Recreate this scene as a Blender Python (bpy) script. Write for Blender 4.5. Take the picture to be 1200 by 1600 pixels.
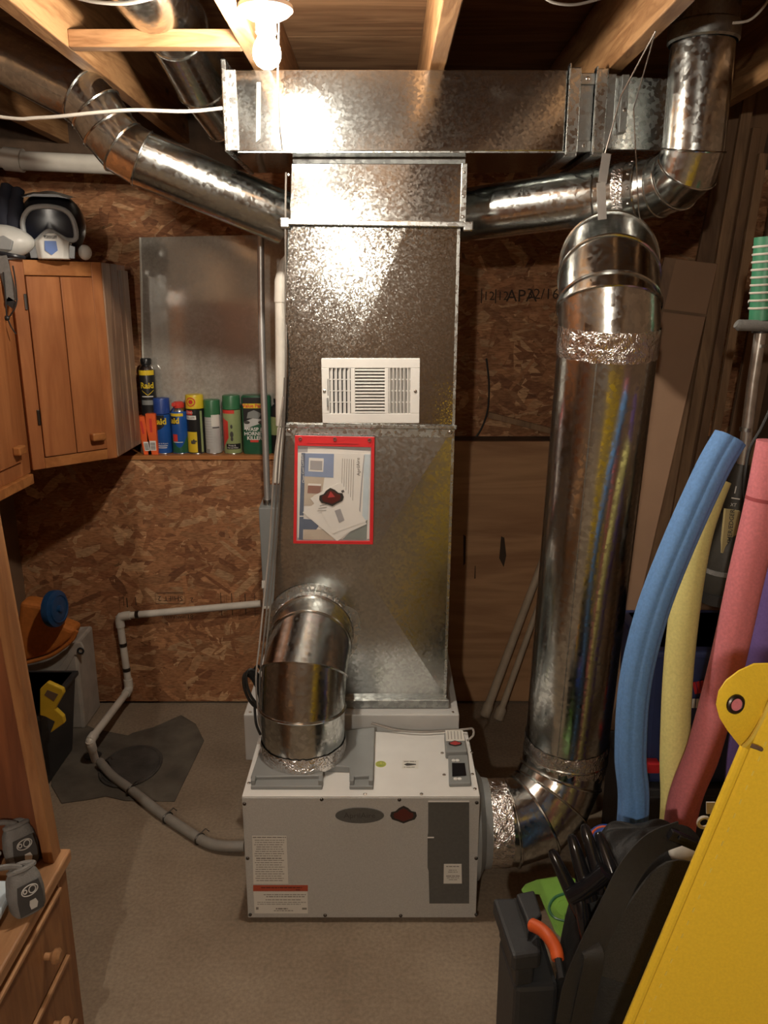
import bpy, math, random
from mathutils import Vector, Matrix
R = math.radians
for o in list(bpy.data.objects): bpy.data.objects.remove(o)
scene = bpy.context.scene
col = scene.collection
# ------------------------------------------------------------------ camera
CAMH = 1.79; FPX = 1250.0; PITCH = math.atan(333/1250.0)
cd = bpy.data.cameras.new('camera'); cam = bpy.data.objects.new('camera', cd); col.objects.link(cam)
cd.sensor_fit = 'VERTICAL'; cd.sensor_height = 24; cd.lens = 24*FPX/1600; cd.clip_start = .02
cam.location = (0, 0, CAMH); cam.rotation_euler = (math.pi/2-PITCH, 0, 0)
scene.camera = cam
# ------------------------------------------------------------------ world, exposure
w = bpy.data.worlds.new('world'); scene.world = w; w.use_nodes = True
w.node_tree.nodes['Background'].inputs[0].default_value = (.02, .018, .016, 1)
w.node_tree.nodes['Background'].inputs[1].default_value = 1
vs = scene.view_settings
vs.view_transform = 'Standard'; vs.look = 'None'; vs.gamma = 1; vs.use_curve_mapping = False; vs.exposure = 0.15
BULB_MAIN = 1100; BULB_BACK = 2000
BULB_COL = (1, .90, .76)
# ------------------------------------------------------------------ measuring helpers (pixel of the photograph -> place in the room)
SP, CP = math.sin(PITCH), math.cos(PITCH)
def ray(u, v):
    a = (u-600)/FPX; b = (800-v)/FPX
    return Vector((a, CP+b*SP, -SP+b*CP))
CO = Vector((0, 0, CAMH))
def P(u, v, Y): d = ray(u, v); return CO+d*(Y/d.y)
def PZ(u, v, Z): d = ray(u, v); return CO+d*((Z-CAMH)/d.z)
def PX(u, v, X): d = ray(u, v); return CO+d*(X/d.x)
def PD(u, v, D): return CO+ray(u, v)*D
rnd = random.Random(7)
# ------------------------------------------------------------------ mesh builder
def frame(d):
    d = Vector(d).normalized()
    t = Vector((0, 0, 1)) if abs(d.z) < .9 else Vector((0, 1, 0))
    e1 = d.cross(t).normalized(); return e1, d.cross(e1).normalized()
class MB:
    def __init__(s): s.v = []; s.f = []; s.c = None
    def add(s, vs, fs):
        n = len(s.v); s.v += [Vector(p) for p in vs]; s.f += [tuple(i+n for i in f) for f in fs]; return s
    def hexa(s, p):   # 0-3 bottom loop, 4-7 top loop
        return s.add(p, [(3,2,1,0),(4,5,6,7),(0,1,5,4),(1,2,6,5),(2,3,7,6),(3,0,4,7)])
    def box(s, x0, x1, y0, y1, z0, z1):
        return s.hexa([(x0,y0,z0),(x1,y0,z0),(x1,y1,z0),(x0,y1,z0),(x0,y0,z1),(x1,y0,z1),(x1,y1,z1),(x0,y1,z1)])
    def obox(s, c, a, b, n):  # centre and three half vectors
        c, a, b, n = Vector(c), Vector(a), Vector(b), Vector(n)
        return s.hexa([c-a-b-n, c+a-b-n, c+a+b-n, c-a+b-n, c-a-b+n, c+a-b+n, c+a+b+n, c-a+b+n])
    def bar(s, p, q, wdt, thk, up=(0,0,1)):  # bar from p to q
        p, q = Vector(p), Vector(q); d = q-p; x = d.normalized(); e = x.cross(Vector(up)).normalized(); g = e.cross(x).normalized()
        return s.obox((p+q)/2, d/2, e*wdt/2, g*thk/2)
    def prism(s, poly, off):
        poly = [Vector(p) for p in poly]; off = Vector(off); n = len(poly)
        return s.add(poly+[p+off for p in poly], [tuple(range(n))[::-1], tuple(range(n, 2*n))]+[(i, (i+1) % n, (i+1) % n+n, i+n) for i in range(n)])
    def rings(s, rs, cap=True, closed=False):
        n = len(rs[0]); vs = [p for r in rs for p in r]; fs = []; m = len(rs)
        for j in range(m if closed else m-1):
            k = (j+1) % m
            for i in range(n): fs.append((j*n+i, j*n+(i+1) % n, k*n+(i+1) % n, k*n+i))
        if cap and not closed: fs += [tuple(range(n))[::-1], tuple(range((m-1)*n, m*n))]
        return s.add(vs, fs)
    def tube(s, pts, r, seg=12, cap=True, prof=None, closed=False):
        pts = [Vector(p) for p in pts]; m = len(pts); rr = r if isinstance(r, (list, tuple)) else [r]*m
        T = []
        for i in range(m):
            a = pts[(i-1) % m] if closed or i > 0 else pts[i]; b = pts[(i+1) % m] if closed or i < m-1 else pts[i]
            T.append((b-a).normalized())
        e1, e2 = frame(T[0]); rs = []
        for i in range(m):
            if i:
                q = T[i-1].rotation_difference(T[i]); e1 = q @ e1; e2 = q @ e2
            rs.append([pts[i]+(e1*math.cos(t)+e2*math.sin(t))*rr[i]*(prof(t) if prof else 1) for t in [2*math.pi*k/seg for k in range(seg)]])
        return s.rings(rs, cap, closed)
    def lathe(s, prof, o, axis=(0,0,1), seg=24, cap=True):
        o = Vector(o); d = Vector(axis).normalized(); e1, e2 = frame(d)
        rs = [[o+d*h+(e1*math.cos(t)+e2*math.sin(t))*max(r, 1e-5) for t in [2*math.pi*k/seg for k in range(seg)]] for r, h in prof]
        return s.rings(rs, cap)
    def ell(s, c, rx, ry, rz, seg=20, rg=12, rot=None, fn=None):
        c = Vector(c); rs = []
        for j in range(rg+1):
            t = math.pi*j/rg; ring = []
            for k in range(seg):
                a = 2*math.pi*k/seg; n = Vector((math.sin(t)*math.cos(a), math.sin(t)*math.sin(a), -math.cos(t)))
                if j in (0, rg): n = Vector((1e-4*math.cos(a), 1e-4*math.sin(a), n.z))
                p = Vector((n.x*rx, n.y*ry, n.z*rz))
                if fn: p = fn(p, n)
                if rot: p = rot @ p
                ring.append(c+p)
            rs.append(ring)
        return s.rings(rs)
    def torus(s, c, axis, Rr, r, seg=32, k=8):
        e1, e2 = frame(axis); c = Vector(c)
        return s.tube([c+(e1*math.cos(t)+e2*math.sin(t))*Rr for t in [2*math.pi*i/seg for i in range(seg)]], r, k, closed=True)
    def build(s, name, mat, parent=None, smooth=False, bevel=0, ang=35, seg=2):
        me = bpy.data.meshes.new(name); me.from_pydata([tuple(p) for p in s.v], [], s.f); me.update()
        return link(name, me, mat, parent, smooth, bevel, ang, seg)
def link(name, me, mat, parent=None, smooth=False, bevel=0, ang=35, seg=2):
    o = bpy.data.objects.new(name, me); col.objects.link(o)
    if mat: me.materials.append(mat)
    if smooth:
        me.polygons.foreach_set('use_smooth', [True]*len(me.polygons)); me.set_sharp_from_angle(angle=R(ang))
    if bevel:
        m = o.modifiers.new('bevel', 'BEVEL'); m.width = bevel; m.segments = seg; m.limit_method = 'ANGLE'; m.angle_limit = R(40); m.harden_normals = False
    if parent: par(o, parent)
    return o
def root_loc(p):
    L = Vector((0,0,0))
    while p: L += p.location; p = None
    return L
WORLD = {}
def par(o, p):
    o.parent = p
    o.matrix_parent_inverse = Matrix.Translation(-WORLD.get(p.name, Vector((0,0,0))))
def tag(o, label=None, cat=None, group=None, kind=None):
    if label: o['label'] = label
    if cat: o['category'] = cat
    if group: o['group'] = group
    if kind: o['kind'] = kind
    return o
def thing(name, label, cat, loc, group=None):
    o = bpy.data.objects.new(name, None); col.objects.link(o); o.location = loc; o.empty_display_size = .05
    WORLD[o.name] = Vector(loc)
    return tag(o, label, cat, group)
def struct(name, mb, mat, **k): return tag(mb.build(name, mat, **k), kind='structure')
# ------------------------------------------------------------------ materials
def nt(name):
    m = bpy.data.materials.new(name); m.use_nodes = True
    t = m.node_tree; return m, t, t.nodes['Principled BSDF']
def N(t, typ, **k):
    n = t.nodes.new(typ)
    for a, b in k.items():
        if a.startswith('i_'): n.inputs[int(a[2:])].default_value = b
        else: setattr(n, a, b)
    return n
def ramp(t, fac, stops):
    n = N(t, 'ShaderNodeValToRGB'); e = n.color_ramp.elements
    while len(e) < len(stops): e.new(.5)
    for x, (p, c) in zip(e, stops): x.position = p; x.color = (*c, 1) if len(c) == 3 else c
    t.links.new(fac, n.inputs[0]); return n.outputs[0]
def coords(t, scale=(1,1,1), rot=(0,0,0)):
    tc = N(t, 'ShaderNodeTexCoord'); mp = N(t, 'ShaderNodeMapping'); mp.inputs['Scale'].default_value = scale; mp.inputs['Rotation'].default_value = rot
    t.links.new(tc.outputs['Object'], mp.inputs[0]); return mp.outputs[0]
def bump(t, p, h, st=.2, dist=.01):
    b = N(t, 'ShaderNodeBump'); b.inputs['Strength'].default_value = st; b.inputs['Distance'].default_value = dist
    t.links.new(h, b.inputs['Height']); t.links.new(b.outputs[0], p.inputs['Normal'])
def plain(name, c, rough=.5, metal=0, var=.12, nscale=14, bst=.0, spec=.5, sheen=0, bscale=None):
    m, t, p = nt(name); co = coords(t)
    n = N(t, 'ShaderNodeTexNoise'); n.inputs['Scale'].default_value = nscale; n.inputs['Detail'].default_value = 5; t.links.new(co, n.inputs[0])
    lo = tuple(x*(1-var) for x in c); hi = tuple(min(1, x*(1+var)) for x in c)
    t.links.new(ramp(t, n.outputs[0], [(.3, lo), (.7, hi)]), p.inputs['Base Color'])
    p.inputs['Roughness'].default_value = rough; p.inputs['Metallic'].default_value = metal; p.inputs['Specular IOR Level'].default_value = spec
    if bst:
        n2 = N(t, 'ShaderNodeTexNoise'); n2.inputs['Scale'].default_value = bscale or nscale*6; n2.inputs['Detail'].default_value = 4; t.links.new(co, n2.inputs[0]); bump(t, p, n2.outputs[0], bst, .004)
    return m
def galv(name, lo=.42, hi=.66, r0=.2, r1=.38, scale=110, wav=.12, tint=(.965, 1.0, .975), glint=.03):
    m, t, p = nt(name); co = coords(t)
    v = N(t, 'ShaderNodeTexVoronoi'); v.inputs['Scale'].default_value = scale; t.links.new(co, v.inputs[0])
    sx = N(t, 'ShaderNodeSeparateColor'); t.links.new(v.outputs['Color'], sx.inputs[0])
    n = N(t, 'ShaderNodeTexNoise'); n.inputs['Scale'].default_value = 7; n.inputs['Detail'].default_value = 6; t.links.new(co, n.inputs[0])
    mx = N(t, 'ShaderNodeMath', operation='ADD'); mu = N(t, 'ShaderNodeMath', operation='MULTIPLY'); mu.inputs[1].default_value = .7
    t.links.new(sx.outputs[0], mu.inputs[0]); t.links.new(mu.outputs[0], mx.inputs[0]); 
    mu2 = N(t, 'ShaderNodeMath', operation='MULTIPLY'); mu2.inputs[1].default_value = .35; t.links.new(n.outputs[0], mu2.inputs[0]); t.links.new(mu2.outputs[0], mx.inputs[1])
    t.links.new(ramp(t, mx.outputs[0], [(.2, tuple(lo*x for x in tint)), (.85, tuple(hi*x for x in tint))]), p.inputs['Base Color'])
    rr = N(t, 'ShaderNodeMapRange'); rr.inputs[1].default_value = .2; rr.inputs[2].default_value = .85; rr.inputs[3].default_value = r1; rr.inputs[4].default_value = r0
    t.links.new(mx.outputs[0], rr.inputs[0]); t.links.new(rr.outputs[0], p.inputs['Roughness'])
    p.inputs['Metallic'].default_value = 1
    n3 = N(t, 'ShaderNodeTexNoise'); n3.inputs['Scale'].default_value = 4.5; n3.inputs['Detail'].default_value = 1; t.links.new(co, n3.inputs[0])
    b1 = N(t, 'ShaderNodeBump'); b1.inputs['Strength'].default_value = wav; b1.inputs['Distance'].default_value = .02; t.links.new(n3.outputs[0], b1.inputs['Height'])
    b2 = N(t, 'ShaderNodeBump'); b2.inputs['Strength'].default_value = .05; b2.inputs['Distance'].default_value = .0012; t.links.new(sx.outputs[1], b2.inputs['Height']); t.links.new(b1.outputs[0], b2.inputs['Normal'])
    vsb = N(t, 'ShaderNodeVectorMath', operation='SUBTRACT'); vsb.inputs[1].default_value = (.5, .5, .5); t.links.new(v.outputs['Color'], vsb.inputs[0])
    vsc = N(t, 'ShaderNodeVectorMath', operation='SCALE'); vsc.inputs['Scale'].default_value = glint; t.links.new(vsb.outputs[0], vsc.inputs[0])
    vad = N(t, 'ShaderNodeVectorMath', operation='ADD'); t.links.new(b2.outputs[0], vad.inputs[0]); t.links.new(vsc.outputs[0], vad.inputs[1])
    vnm = N(t, 'ShaderNodeVectorMath', operation='NORMALIZE'); t.links.new(vad.outputs[0], vnm.inputs[0])
    t.links.new(vnm.outputs[0], p.inputs['Normal'])
    return m
def foil(name):
    m, t, p = nt(name); co = coords(t)
    n = N(t, 'ShaderNodeTexNoise'); n.inputs['Scale'].default_value = 26; n.inputs['Detail'].default_value = 3; n.inputs['Distortion'].default_value = 2.5; t.links.new(co, n.inputs[0])
    a1 = N(t, 'ShaderNodeMath', operation='SUBTRACT'); a1.inputs[1].default_value = .5; t.links.new(n.outputs[0], a1.inputs[0]); a2 = N(t, 'ShaderNodeMath', operation='ABSOLUTE'); t.links.new(a1.outputs[0], a2.inputs[0])
    p.inputs['Base Color'].default_value = (.84, .82, .80, 1); p.inputs['Metallic'].default_value = 1; p.inputs['Roughness'].default_value = .2
    bump(t, p, a2.outputs[0], .55, .02); return m
def wood(name, c1, c2, axis='Z', scale=9, rough=.5, knots=True, ring=5, spec=.4, dark=None):
    m, t, p = nt(name)
    st = {'X': (.12, 1, 1), 'Y': (1, .12, 1), 'Z': (1, 1, .12)}[axis]
    co = coords(t, tuple(x*scale for x in st))
    n = N(t, 'ShaderNodeTexNoise'); n.inputs['Scale'].default_value = 2.2; n.inputs['Detail'].default_value = 6; n.inputs['Distortion'].default_value = 1.2; t.links.new(co, n.inputs[0])
    wv = N(t, 'ShaderNodeMath', operation='MULTIPLY'); wv.inputs[1].default_value = ring; t.links.new(n.outputs[0], wv.inputs[0])
    fr = N(t, 'ShaderNodeMath', operation='PINGPONG'); fr.inputs[1].default_value = 1; t.links.new(wv.outputs[0], fr.inputs[0])
    g = N(t, 'ShaderNodeTexNoise'); g.inputs['Scale'].default_value = 16; g.inputs['Detail'].default_value = 4; t.links.new(co, g.inputs[0])
    ad = N(t, 'ShaderNodeMix', data_type='FLOAT'); ad.inputs[0].default_value = .45; t.links.new(fr.outputs[0], ad.inputs[2]); t.links.new(g.outputs[0], ad.inputs[3])
    base = ramp(t, ad.outputs[0], [(.2, c2), (.75, c1)])
    if knots:
        v = N(t, 'ShaderNodeTexVoronoi'); v.inputs['Scale'].default_value = .55; v.inputs['Randomness'].default_value = 1; 
        st2 = {'X': (.45, 1, 1), 'Y': (1, .45, 1), 'Z': (1, 1, .45)}[axis]
        t.links.new(coords(t, tuple(x*scale for x in st2)), v.inputs[0])
        k = ramp(t, v.outputs['Distance'], [(.03, (0,0,0)), (.13, (1,1,1))])
        mx = N(t, 'ShaderNodeMix', data_type='RGBA'); mx.inputs[6].default_value = (*(dark or tuple(x*.3 for x in c2)), 1)
        t.links.new(k, mx.inputs[0]); t.links.new(base, mx.inputs[7]); base = mx.outputs[2]
    t.links.new(base, p.inputs['Base Color']); p.inputs['Roughness'].default_value = rough; p.inputs['Specular IOR Level'].default_value = spec
    bump(t, p, ad.outputs[0], .12, .004); return m
def attrmat(name, rough=.75):
    m, t, p = nt(name); a = N(t, 'ShaderNodeVertexColor'); a.layer_name = 'Col'
    n = N(t, 'ShaderNodeTexNoise'); n.inputs['Scale'].default_value = 1.0; n.inputs['Detail'].default_value = 5; t.links.new(coords(t, (40, 160, 160)), n.inputs[0])
    mx = N(t, 'ShaderNodeMix', data_type='RGBA', blend_type='MULTIPLY'); mx.inputs[0].default_value = 1
    t.links.new(a.outputs[0], mx.inputs[6]); t.links.new(ramp(t, n.outputs[0], [(.3, (.62,.56,.5)), (.65, (1.15,1.12,1.1))]), mx.inputs[7])
    t.links.new(mx.outputs[2], p.inputs['Base Color']); p.inputs['Roughness'].default_value = rough; bump(t, p, n.outputs[0], .25, .003); return m
def concrete(name):
    m, t, p = nt(name); co = coords(t)
    n = N(t, 'ShaderNodeTexNoise'); n.inputs['Scale'].default_value = 1.6; n.inputs['Detail'].default_value = 8; n.inputs['Roughness'].default_value = .6; t.links.new(co, n.inputs[0])
    n2 = N(t, 'ShaderNodeTexNoise'); n2.inputs['Scale'].default_value = 90; n2.inputs['Detail'].default_value = 4; t.links.new(co, n2.inputs[0])
    c = ramp(t, n.outputs[0], [(.3, (.20,.145,.097)), (.5, (.29,.222,.155)), (.7, (.375,.295,.213))])
    mx = N(t, 'ShaderNodeMix', data_type='RGBA', blend_type='MULTIPLY'); mx.inputs[0].default_value = .6
    t.links.new(c, mx.inputs[6]); t.links.new(ramp(t, n2.outputs[0], [(.3, (.6,.6,.6)), (.7, (1.1,1.1,1.1))]), mx.inputs[7])
    t.links.new(mx.outputs[2], p.inputs['Base Color']); p.inputs['Roughness'].default_value = .82
    bump(t, p, n2.outputs[0], .2, .003); return m
def emis(name, c, s):
    m, t, p = nt(name); p.inputs['Base Color'].default_value = (.9, .88, .85, 1)
    p.inputs['Emission Color'].default_value = (*c, 1); p.inputs['Emission Strength'].default_value = s; return m
def mirror(name):
    m, t, p = nt(name); co = coords(t)
    n = N(t, 'ShaderNodeTexNoise'); n.inputs['Scale'].default_value = 55; n.inputs['Detail'].default_value = 6; n.inputs['Roughness'].default_value = .75; t.links.new(co, n.inputs[0])
    n2 = N(t, 'ShaderNodeTexNoise'); n2.inputs['Scale'].default_value = 4; n2.inputs['Detail'].default_value = 3; t.links.new(co, n2.inputs[0])
    ml = N(t, 'ShaderNodeMath', operation='MULTIPLY'); t.links.new(n.outputs[0], ml.inputs[0]); t.links.new(n2.outputs[0], ml.inputs[1])
    f = ramp(t, ml.outputs[0], [(.14, (.5,.5,.5)), (.34, (.9,.9,.9))])
    d = N(t, 'ShaderNodeBsdfDiffuse'); d.inputs[0].default_value = (.44, .41, .36, 1)
    p.inputs['Base Color'].default_value = (.72, .70, .66, 1); p.inputs['Metallic'].default_value = 1; p.inputs['Roughness'].default_value = .09
    ms = N(t, 'ShaderNodeMixShader'); t.links.new(f, ms.inputs[0]); t.links.new(p.outputs[0], ms.inputs[1]); t.links.new(d.outputs[0], ms.inputs[2])
    t.links.new(ms.outputs[0], t.nodes['Material Output'].inputs[0]); return m
def clear(name, c=(1,1,1), rough=.05, alpha=.05):
    m, t, p = nt(name); p.inputs['Base Color'].default_value = (*c, 1); p.inputs['Roughness'].default_value = rough; p.inputs['Alpha'].default_value = alpha; return m
M = dict(
 galv=galv('galvanized_steel'), galvp=galv('spangled_galvanized_panel', .43, .62, .10, .14, 260, .02, glint=.07), galvt=galv('trunk_galvanized', .45, .60, .10, .15, 170, .02, glint=.02), pipe=galv('galvanized_pipe', .50, .70, .14, .26, 90, .10),
 galvs=galv('smooth_galvanized', .44, .58, .19, .26, 130, .04), galvd=galv('dull_galvanized', .30, .46, .3, .45, 90, .08), foil=foil('foil_tape'),
 concrete=concrete('concrete'), patch=plain('dark_concrete', (.10, .085, .066), .8, var=.35, nscale=9, bst=.4), lid=plain('sump_lid_dark', (.05, .044, .038), .75, var=.4, nscale=12, bst=.5),
 joist=wood('joist_pine', (.38, .205, .09), (.23, .11, .045), 'Y', 14), block=wood('blocking_pine', (.38, .20, .09), (.24, .115, .047), 'X', 14),
 ply=wood('subfloor_plywood', (.30, .17, .085), (.17, .085, .04), 'X', 5, .7, False), plyw=wood('wall_plywood', (.46, .26, .13), (.32, .165, .078), 'X', 3, .65, False, 6),
 rim=plain('dark_rim_board', (.10, .06, .035), .8, var=.3, bst=.3), osb=plain('osb_base', (.20, .10, .042), .8, var=.3, nscale=30, bst=.3), flake=attrmat('osb_strands'),
 wallside=plain('side_wall_board', (.20, .12, .07), .8, var=.25, nscale=5, bst=.2),
 cab=wood('cabinet_pine', (.43, .17, .062), (.30, .105, .036), 'Z', 5, .38, True, 4, dark=(.10, .03, .01)), cabx=wood('cabinet_pine_rail', (.44, .18, .058), (.31, .115, .034), 'X', 5, .38),
 rust=wood('weathered_board', (.34, .20, .12), (.18, .09, .05), 'Z', 5, .45), desk=wood('desk_pine', (.33, .155, .06), (.21, .088, .033), 'Z', 6, .45, False), desky=wood('desk_rail_pine', (.46, .25, .12), (.30, .15, .065), 'Y', 7, .45, False),
 deskin=wood('desk_interior', (.22, .075, .028), (.14, .045, .018), 'Z', 5, .5, False), lumber=wood('lumber_board', (.22, .125, .065), (.14, .075, .04), 'Z', 8, .6, False), lumberp=wood('pale_lumber', (.32, .19, .10), (.2, .115, .06), 'Z', 8, .6, False),
 card=plain('cardboard', (.27, .16, .095), .85, var=.08, nscale=6), cardd=plain('cardboard_edge', (.16, .10, .06), .9),
 pvc=plain('white_pvc', (.66, .62, .55), .4, var=.1), pvcg=plain('grey_pvc', (.26, .24, .21), .5), mark=plain('black_print', (.03, .025, .02), .7), stamp=plain('ink_stamp', (.045, .025, .014), .8),
 white=plain('white_enamel', (.74, .73, .70), .3, var=.03), panel=plain('unit_textured_white', (.47, .465, .44), .42, var=.07, nscale=260, bst=.25, bscale=400), base=plain('base_cabinet_white', (.56, .555, .535), .45, var=.04),
 gplast=plain('grey_plastic', (.24, .25, .245), .42, var=.05), dgrey=plain('charcoal_panel', (.105, .105, .098), .5, var=.08, nscale=120), dk=plain('black_plastic', (.018, .018, .019), .45), gloss=plain('gloss_black', (.012, .012, .014), .16),
 label=plain('paper_label', (.70, .68, .62), .6, var=.03), redbar=plain('label_red', (.42, .075, .035), .55), print=plain('label_print', (.24, .22, .19), .7), ink=plain('dark_ink', (.05, .045, .04), .6),
 maroon=plain('maroon_badge', (.10, .018, .014), .35), maroonl=plain('maroon_light', (.42, .05, .05), .4), steel=plain('conduit_steel', (.60, .59, .57), .42, .75, var=.1), chrome=plain('screw_steel', (.55, .53, .5), .25, 1), screwd=plain('dark_screw', (.12, .11, .10), .35, 1),
 red=plain('red_vinyl', (.66, .03, .035), .32, var=.06), clear=clear('clear_vinyl'), paper=plain('white_paper', (.74, .72, .68), .7, var=.03), navy=plain('navy_print', (.03, .06, .13), .5), bluep=plain('blue_print', (.18, .25, .42), .5), beige=plain('beige_print', (.48, .40, .31), .6), palebl=plain('pale_blue_print', (.50, .60, .66), .6), brownp=plain('brown_print', (.22, .07, .035), .5), greyp=plain('grey_print', (.33, .32, .33), .5),
 wire=plain('grey_cable', (.30, .27, .24), .5), wired=plain('dark_grey_cable', (.13, .115, .10), .5), wirew=plain('white_cable', (.50, .46, .40), .5), black=plain('black_rubber', (.02, .019, .018), .5), stick=plain('ivory_stick', (.46, .37, .27), .55),
 noodb=plain('blue_foam', (.13, .29, .60), .75, var=.10, nscale=160, bst=.3), noody=plain('yellow_foam', (.78, .70, .26), .75, var=.08, nscale=160, bst=.3), noodp=plain('pink_foam', (.72, .22, .25), .75, var=.10, nscale=160, bst=.3), noodv=plain('purple_foam', (.17, .10, .33), .75, var=.1, nscale=160, bst=.3), noodr=plain('dark_pink_band', (.36, .07, .08), .8),
 mat=plain('yellow_vinyl', (.97, .655, .045), .34, var=.05, nscale=240, bst=.18, bscale=420), matd=plain('yellow_thread', (.95, .70, .12), .5),
 bag=plain('black_nylon', (.013, .013, .013), .62, var=.3, nscale=40, bst=.25), strap=plain('black_webbing', (.02, .019, .018), .6, bst=.4, nscale=90), mesh=plain('black_mesh_fabric', (.045, .043, .04), .45, var=.4, nscale=300, bst=.6),
 tote=plain('black_tote', (.03, .031, .033), .5, bst=.2), green=plain('lime_plastic', (.17, .36, .045), .45), orange=plain('orange_handle', (.62, .10, .02), .5), royal=plain('royal_blue', (.02, .075, .34), .35), tub=plain('navy_tub', (.025, .04, .12), .45), redp=plain('red_plastic', (.45, .02, .025), .4),
 binw=plain('grey_bin', (.40, .365, .32), .55, var=.12, nscale=20), yell=plain('yellow_plastic', (.66, .44, .03), .4), orangef=plain('orange_fabric', (.52, .16, .025), .75, bst=.3, nscale=60), bluelid=plain('dark_blue_plastic', (.012, .055, .15), .35),
 lampw=plain('porcelain', (.80, .78, .74), .25, var=.02), helm=plain('helmet_black', (.02, .02, .024), .3), helmw=plain('helmet_white', (.62, .61, .57), .4), goggle=plain('goggle_grey', (.32, .33, .33), .4), lens=plain('goggle_lens', (.003, .006, .016), .22, spec=.25), helmb=plain('badge_blue', (.07, .15, .42), .4), navyf=plain('navy_fabric', (.015, .017, .03), .8),
 pouch=plain('grey_pouch', (.17, .165, .155), .75, bst=.4, nscale=60), pouchd=plain('dark_pouch', (.05, .048, .046), .8, bst=.3), pouchl=plain('pouch_print', (.50, .49, .46), .6), greyt=plain('green_grey_plastic', (.16, .19, .17), .6),
 cgreen=plain('can_green', (.045, .17, .075), .35), cdgreen=plain('can_dark_green', (.02, .10, .05), .35), cblue=plain('can_blue', (.015, .085, .33), .3), ccap=plain('can_cap_blue', (.02, .06, .28), .4), cyell=plain('can_yellow', (.72, .52, .03), .35), cblack=plain('can_black', (.02, .02, .02), .3), csilver=plain('can_silver', (.50, .50, .48), .35), colive=plain('can_olive', (.30, .36, .16), .35), cred=plain('can_red', (.62, .05, .035), .4), corange=plain('can_orange', (.78, .12, .025), .45), cgrey=plain('can_grey', (.22, .23, .22), .5), csteel=plain('can_steel', (.55, .55, .55), .25, 1),
 trimg=plain('trimmer_green', (.05, .22, .12), .4), tsteel=plain('trimmer_shaft', (.50, .47, .43), .3, .7, var=.2, nscale=50), tblack=plain('trimmer_black', (.035, .032, .026), .5, bst=.2), tan=plain('tan_label', (.42, .34, .16), .55), mirror=mirror('dusty_mirror'), mirredge=plain('mirror_edge', (.66, .64, .56), .3))
# ------------------------------------------------------------------ text
def text_pts(s, size=1, align='CENTER', bold=0):
    c = bpy.data.curves.new('t', 'FONT'); c.body = s; c.size = size; c.align_x = align; c.align_y = 'CENTER'; c.resolution_u = 2; c.offset = bold
    o = bpy.data.objects.new('t', c); col.objects.link(o)
    me = bpy.data.meshes.new_from_object(o); vs = [v.co.copy() for v in me.vertices]; fs = [tuple(p.vertices) for p in me.polygons]
    bpy.data.objects.remove(o); bpy.data.curves.remove(c); bpy.data.meshes.remove(me); return vs, fs
def text_flat(mb, s, size, o, ex, ey, **k):
    vs, fs = text_pts(s, size, **k); ex, ey = Vector(ex), Vector(ey); mb.add([Vector(o)+ex*p.x+ey*p.y for p in vs], fs); return mb
def text_cyl(mb, s, size, c, r, ang, **k):   # on an upright cylinder, ang=0 faces -Y
    vs, fs = text_pts(s, size, **k); c = Vector(c)
    mb.add([c+Vector((r*math.sin(p.x/r+ang), -r*math.cos(p.x/r+ang), p.y)) for p in vs], fs); return mb
def cylpatch(mb, c, r, a0, a1, z0, z1, n=8, fn=None):
    c = Vector(c); vs = []; fs = []
    for i in range(n+1):
        a = a0+(a1-a0)*i/n; lo, hi = (z0, z1) if not fn else fn(i/n)
        vs += [c+Vector((r*math.sin(a), -r*math.cos(a), lo)), c+Vector((r*math.sin(a), -r*math.cos(a), hi))]
    for i in range(n): fs.append((2*i, 2*i+2, 2*i+3, 2*i+1))
    mb.add(vs, fs); return mb
# ------------------------------------------------------------------ small shared pieces
_sm = {}
def screw(parent, pos, normal=(0,-1,0), r=.0055, mat='chrome'):
    key = (round(r, 5), mat)
    if key not in _sm:
        b = MB().lathe([(r, 0), (r*.95, r*.35), (r*.55, r*.6), (.0001, r*.62)], (0,0,0), (0,0,1), 10); me = bpy.data.meshes.new('screw'); me.from_pydata([tuple(p) for p in b.v], [], b.f); me.materials.append(M[mat]); _sm[key] = me
    o = bpy.data.objects.new('screw', _sm[key]); col.objects.link(o); o.location = pos
    o.rotation_mode = 'QUATERNION'; o.rotation_quaternion = Vector((0,0,1)).rotation_difference(Vector(normal)); par(o, parent); return o
def flakes(name, parent, o, ex, ey, n, W, Hh, count, seed, pal, L=(.05,.17), Wd=(.014,.05), ang=40):
    r = random.Random(seed); o, ex, ey, n = Vector(o), Vector(ex), Vector(ey), Vector(n); vs = []; fs = []; cs = []
    for i in range(count):
        cx, cy = r.uniform(0, W), r.uniform(0, Hh); l = r.uniform(*L)/2; wd = r.uniform(*Wd)/2; a = R(r.gauss(0, ang)); ca, sa = math.cos(a), math.sin(a)
        pts = [(-l, -wd*r.uniform(.3, 1)), (-l*.2, -wd), (l*r.uniform(.6, 1), -wd*r.uniform(.4, 1)), (l, wd*r.uniform(.1, 1)), (l*.1, wd), (-l*r.uniform(.7, 1), wd*r.uniform(.2, 1))]
        z = .0003+.0022*i/count; tl = r.uniform(-.010, .010); k = len(vs)
        for x, y in pts:
            X = min(W, max(0, cx+x*ca-y*sa)); Y = min(Hh, max(0, cy+x*sa+y*ca)); vs.append(o+ex*X+ey*Y+n*(z+.0006+tl*y))
        fs.append(tuple(range(k, k+6))); c = r.choice(pal); g = r.uniform(.75, 1.2); cs += [c[0]*g, c[1]*g, c[2]*g, 1]*6
    me = bpy.data.meshes.new(name); me.from_pydata([tuple(p) for p in vs], [], fs)
    me.color_attributes.new('Col', 'FLOAT_COLOR', 'CORNER').data.foreach_set('color', cs)
    ob = link(name, me, M['flake'], parent); ob['kind'] = 'stuff'; return ob
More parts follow.
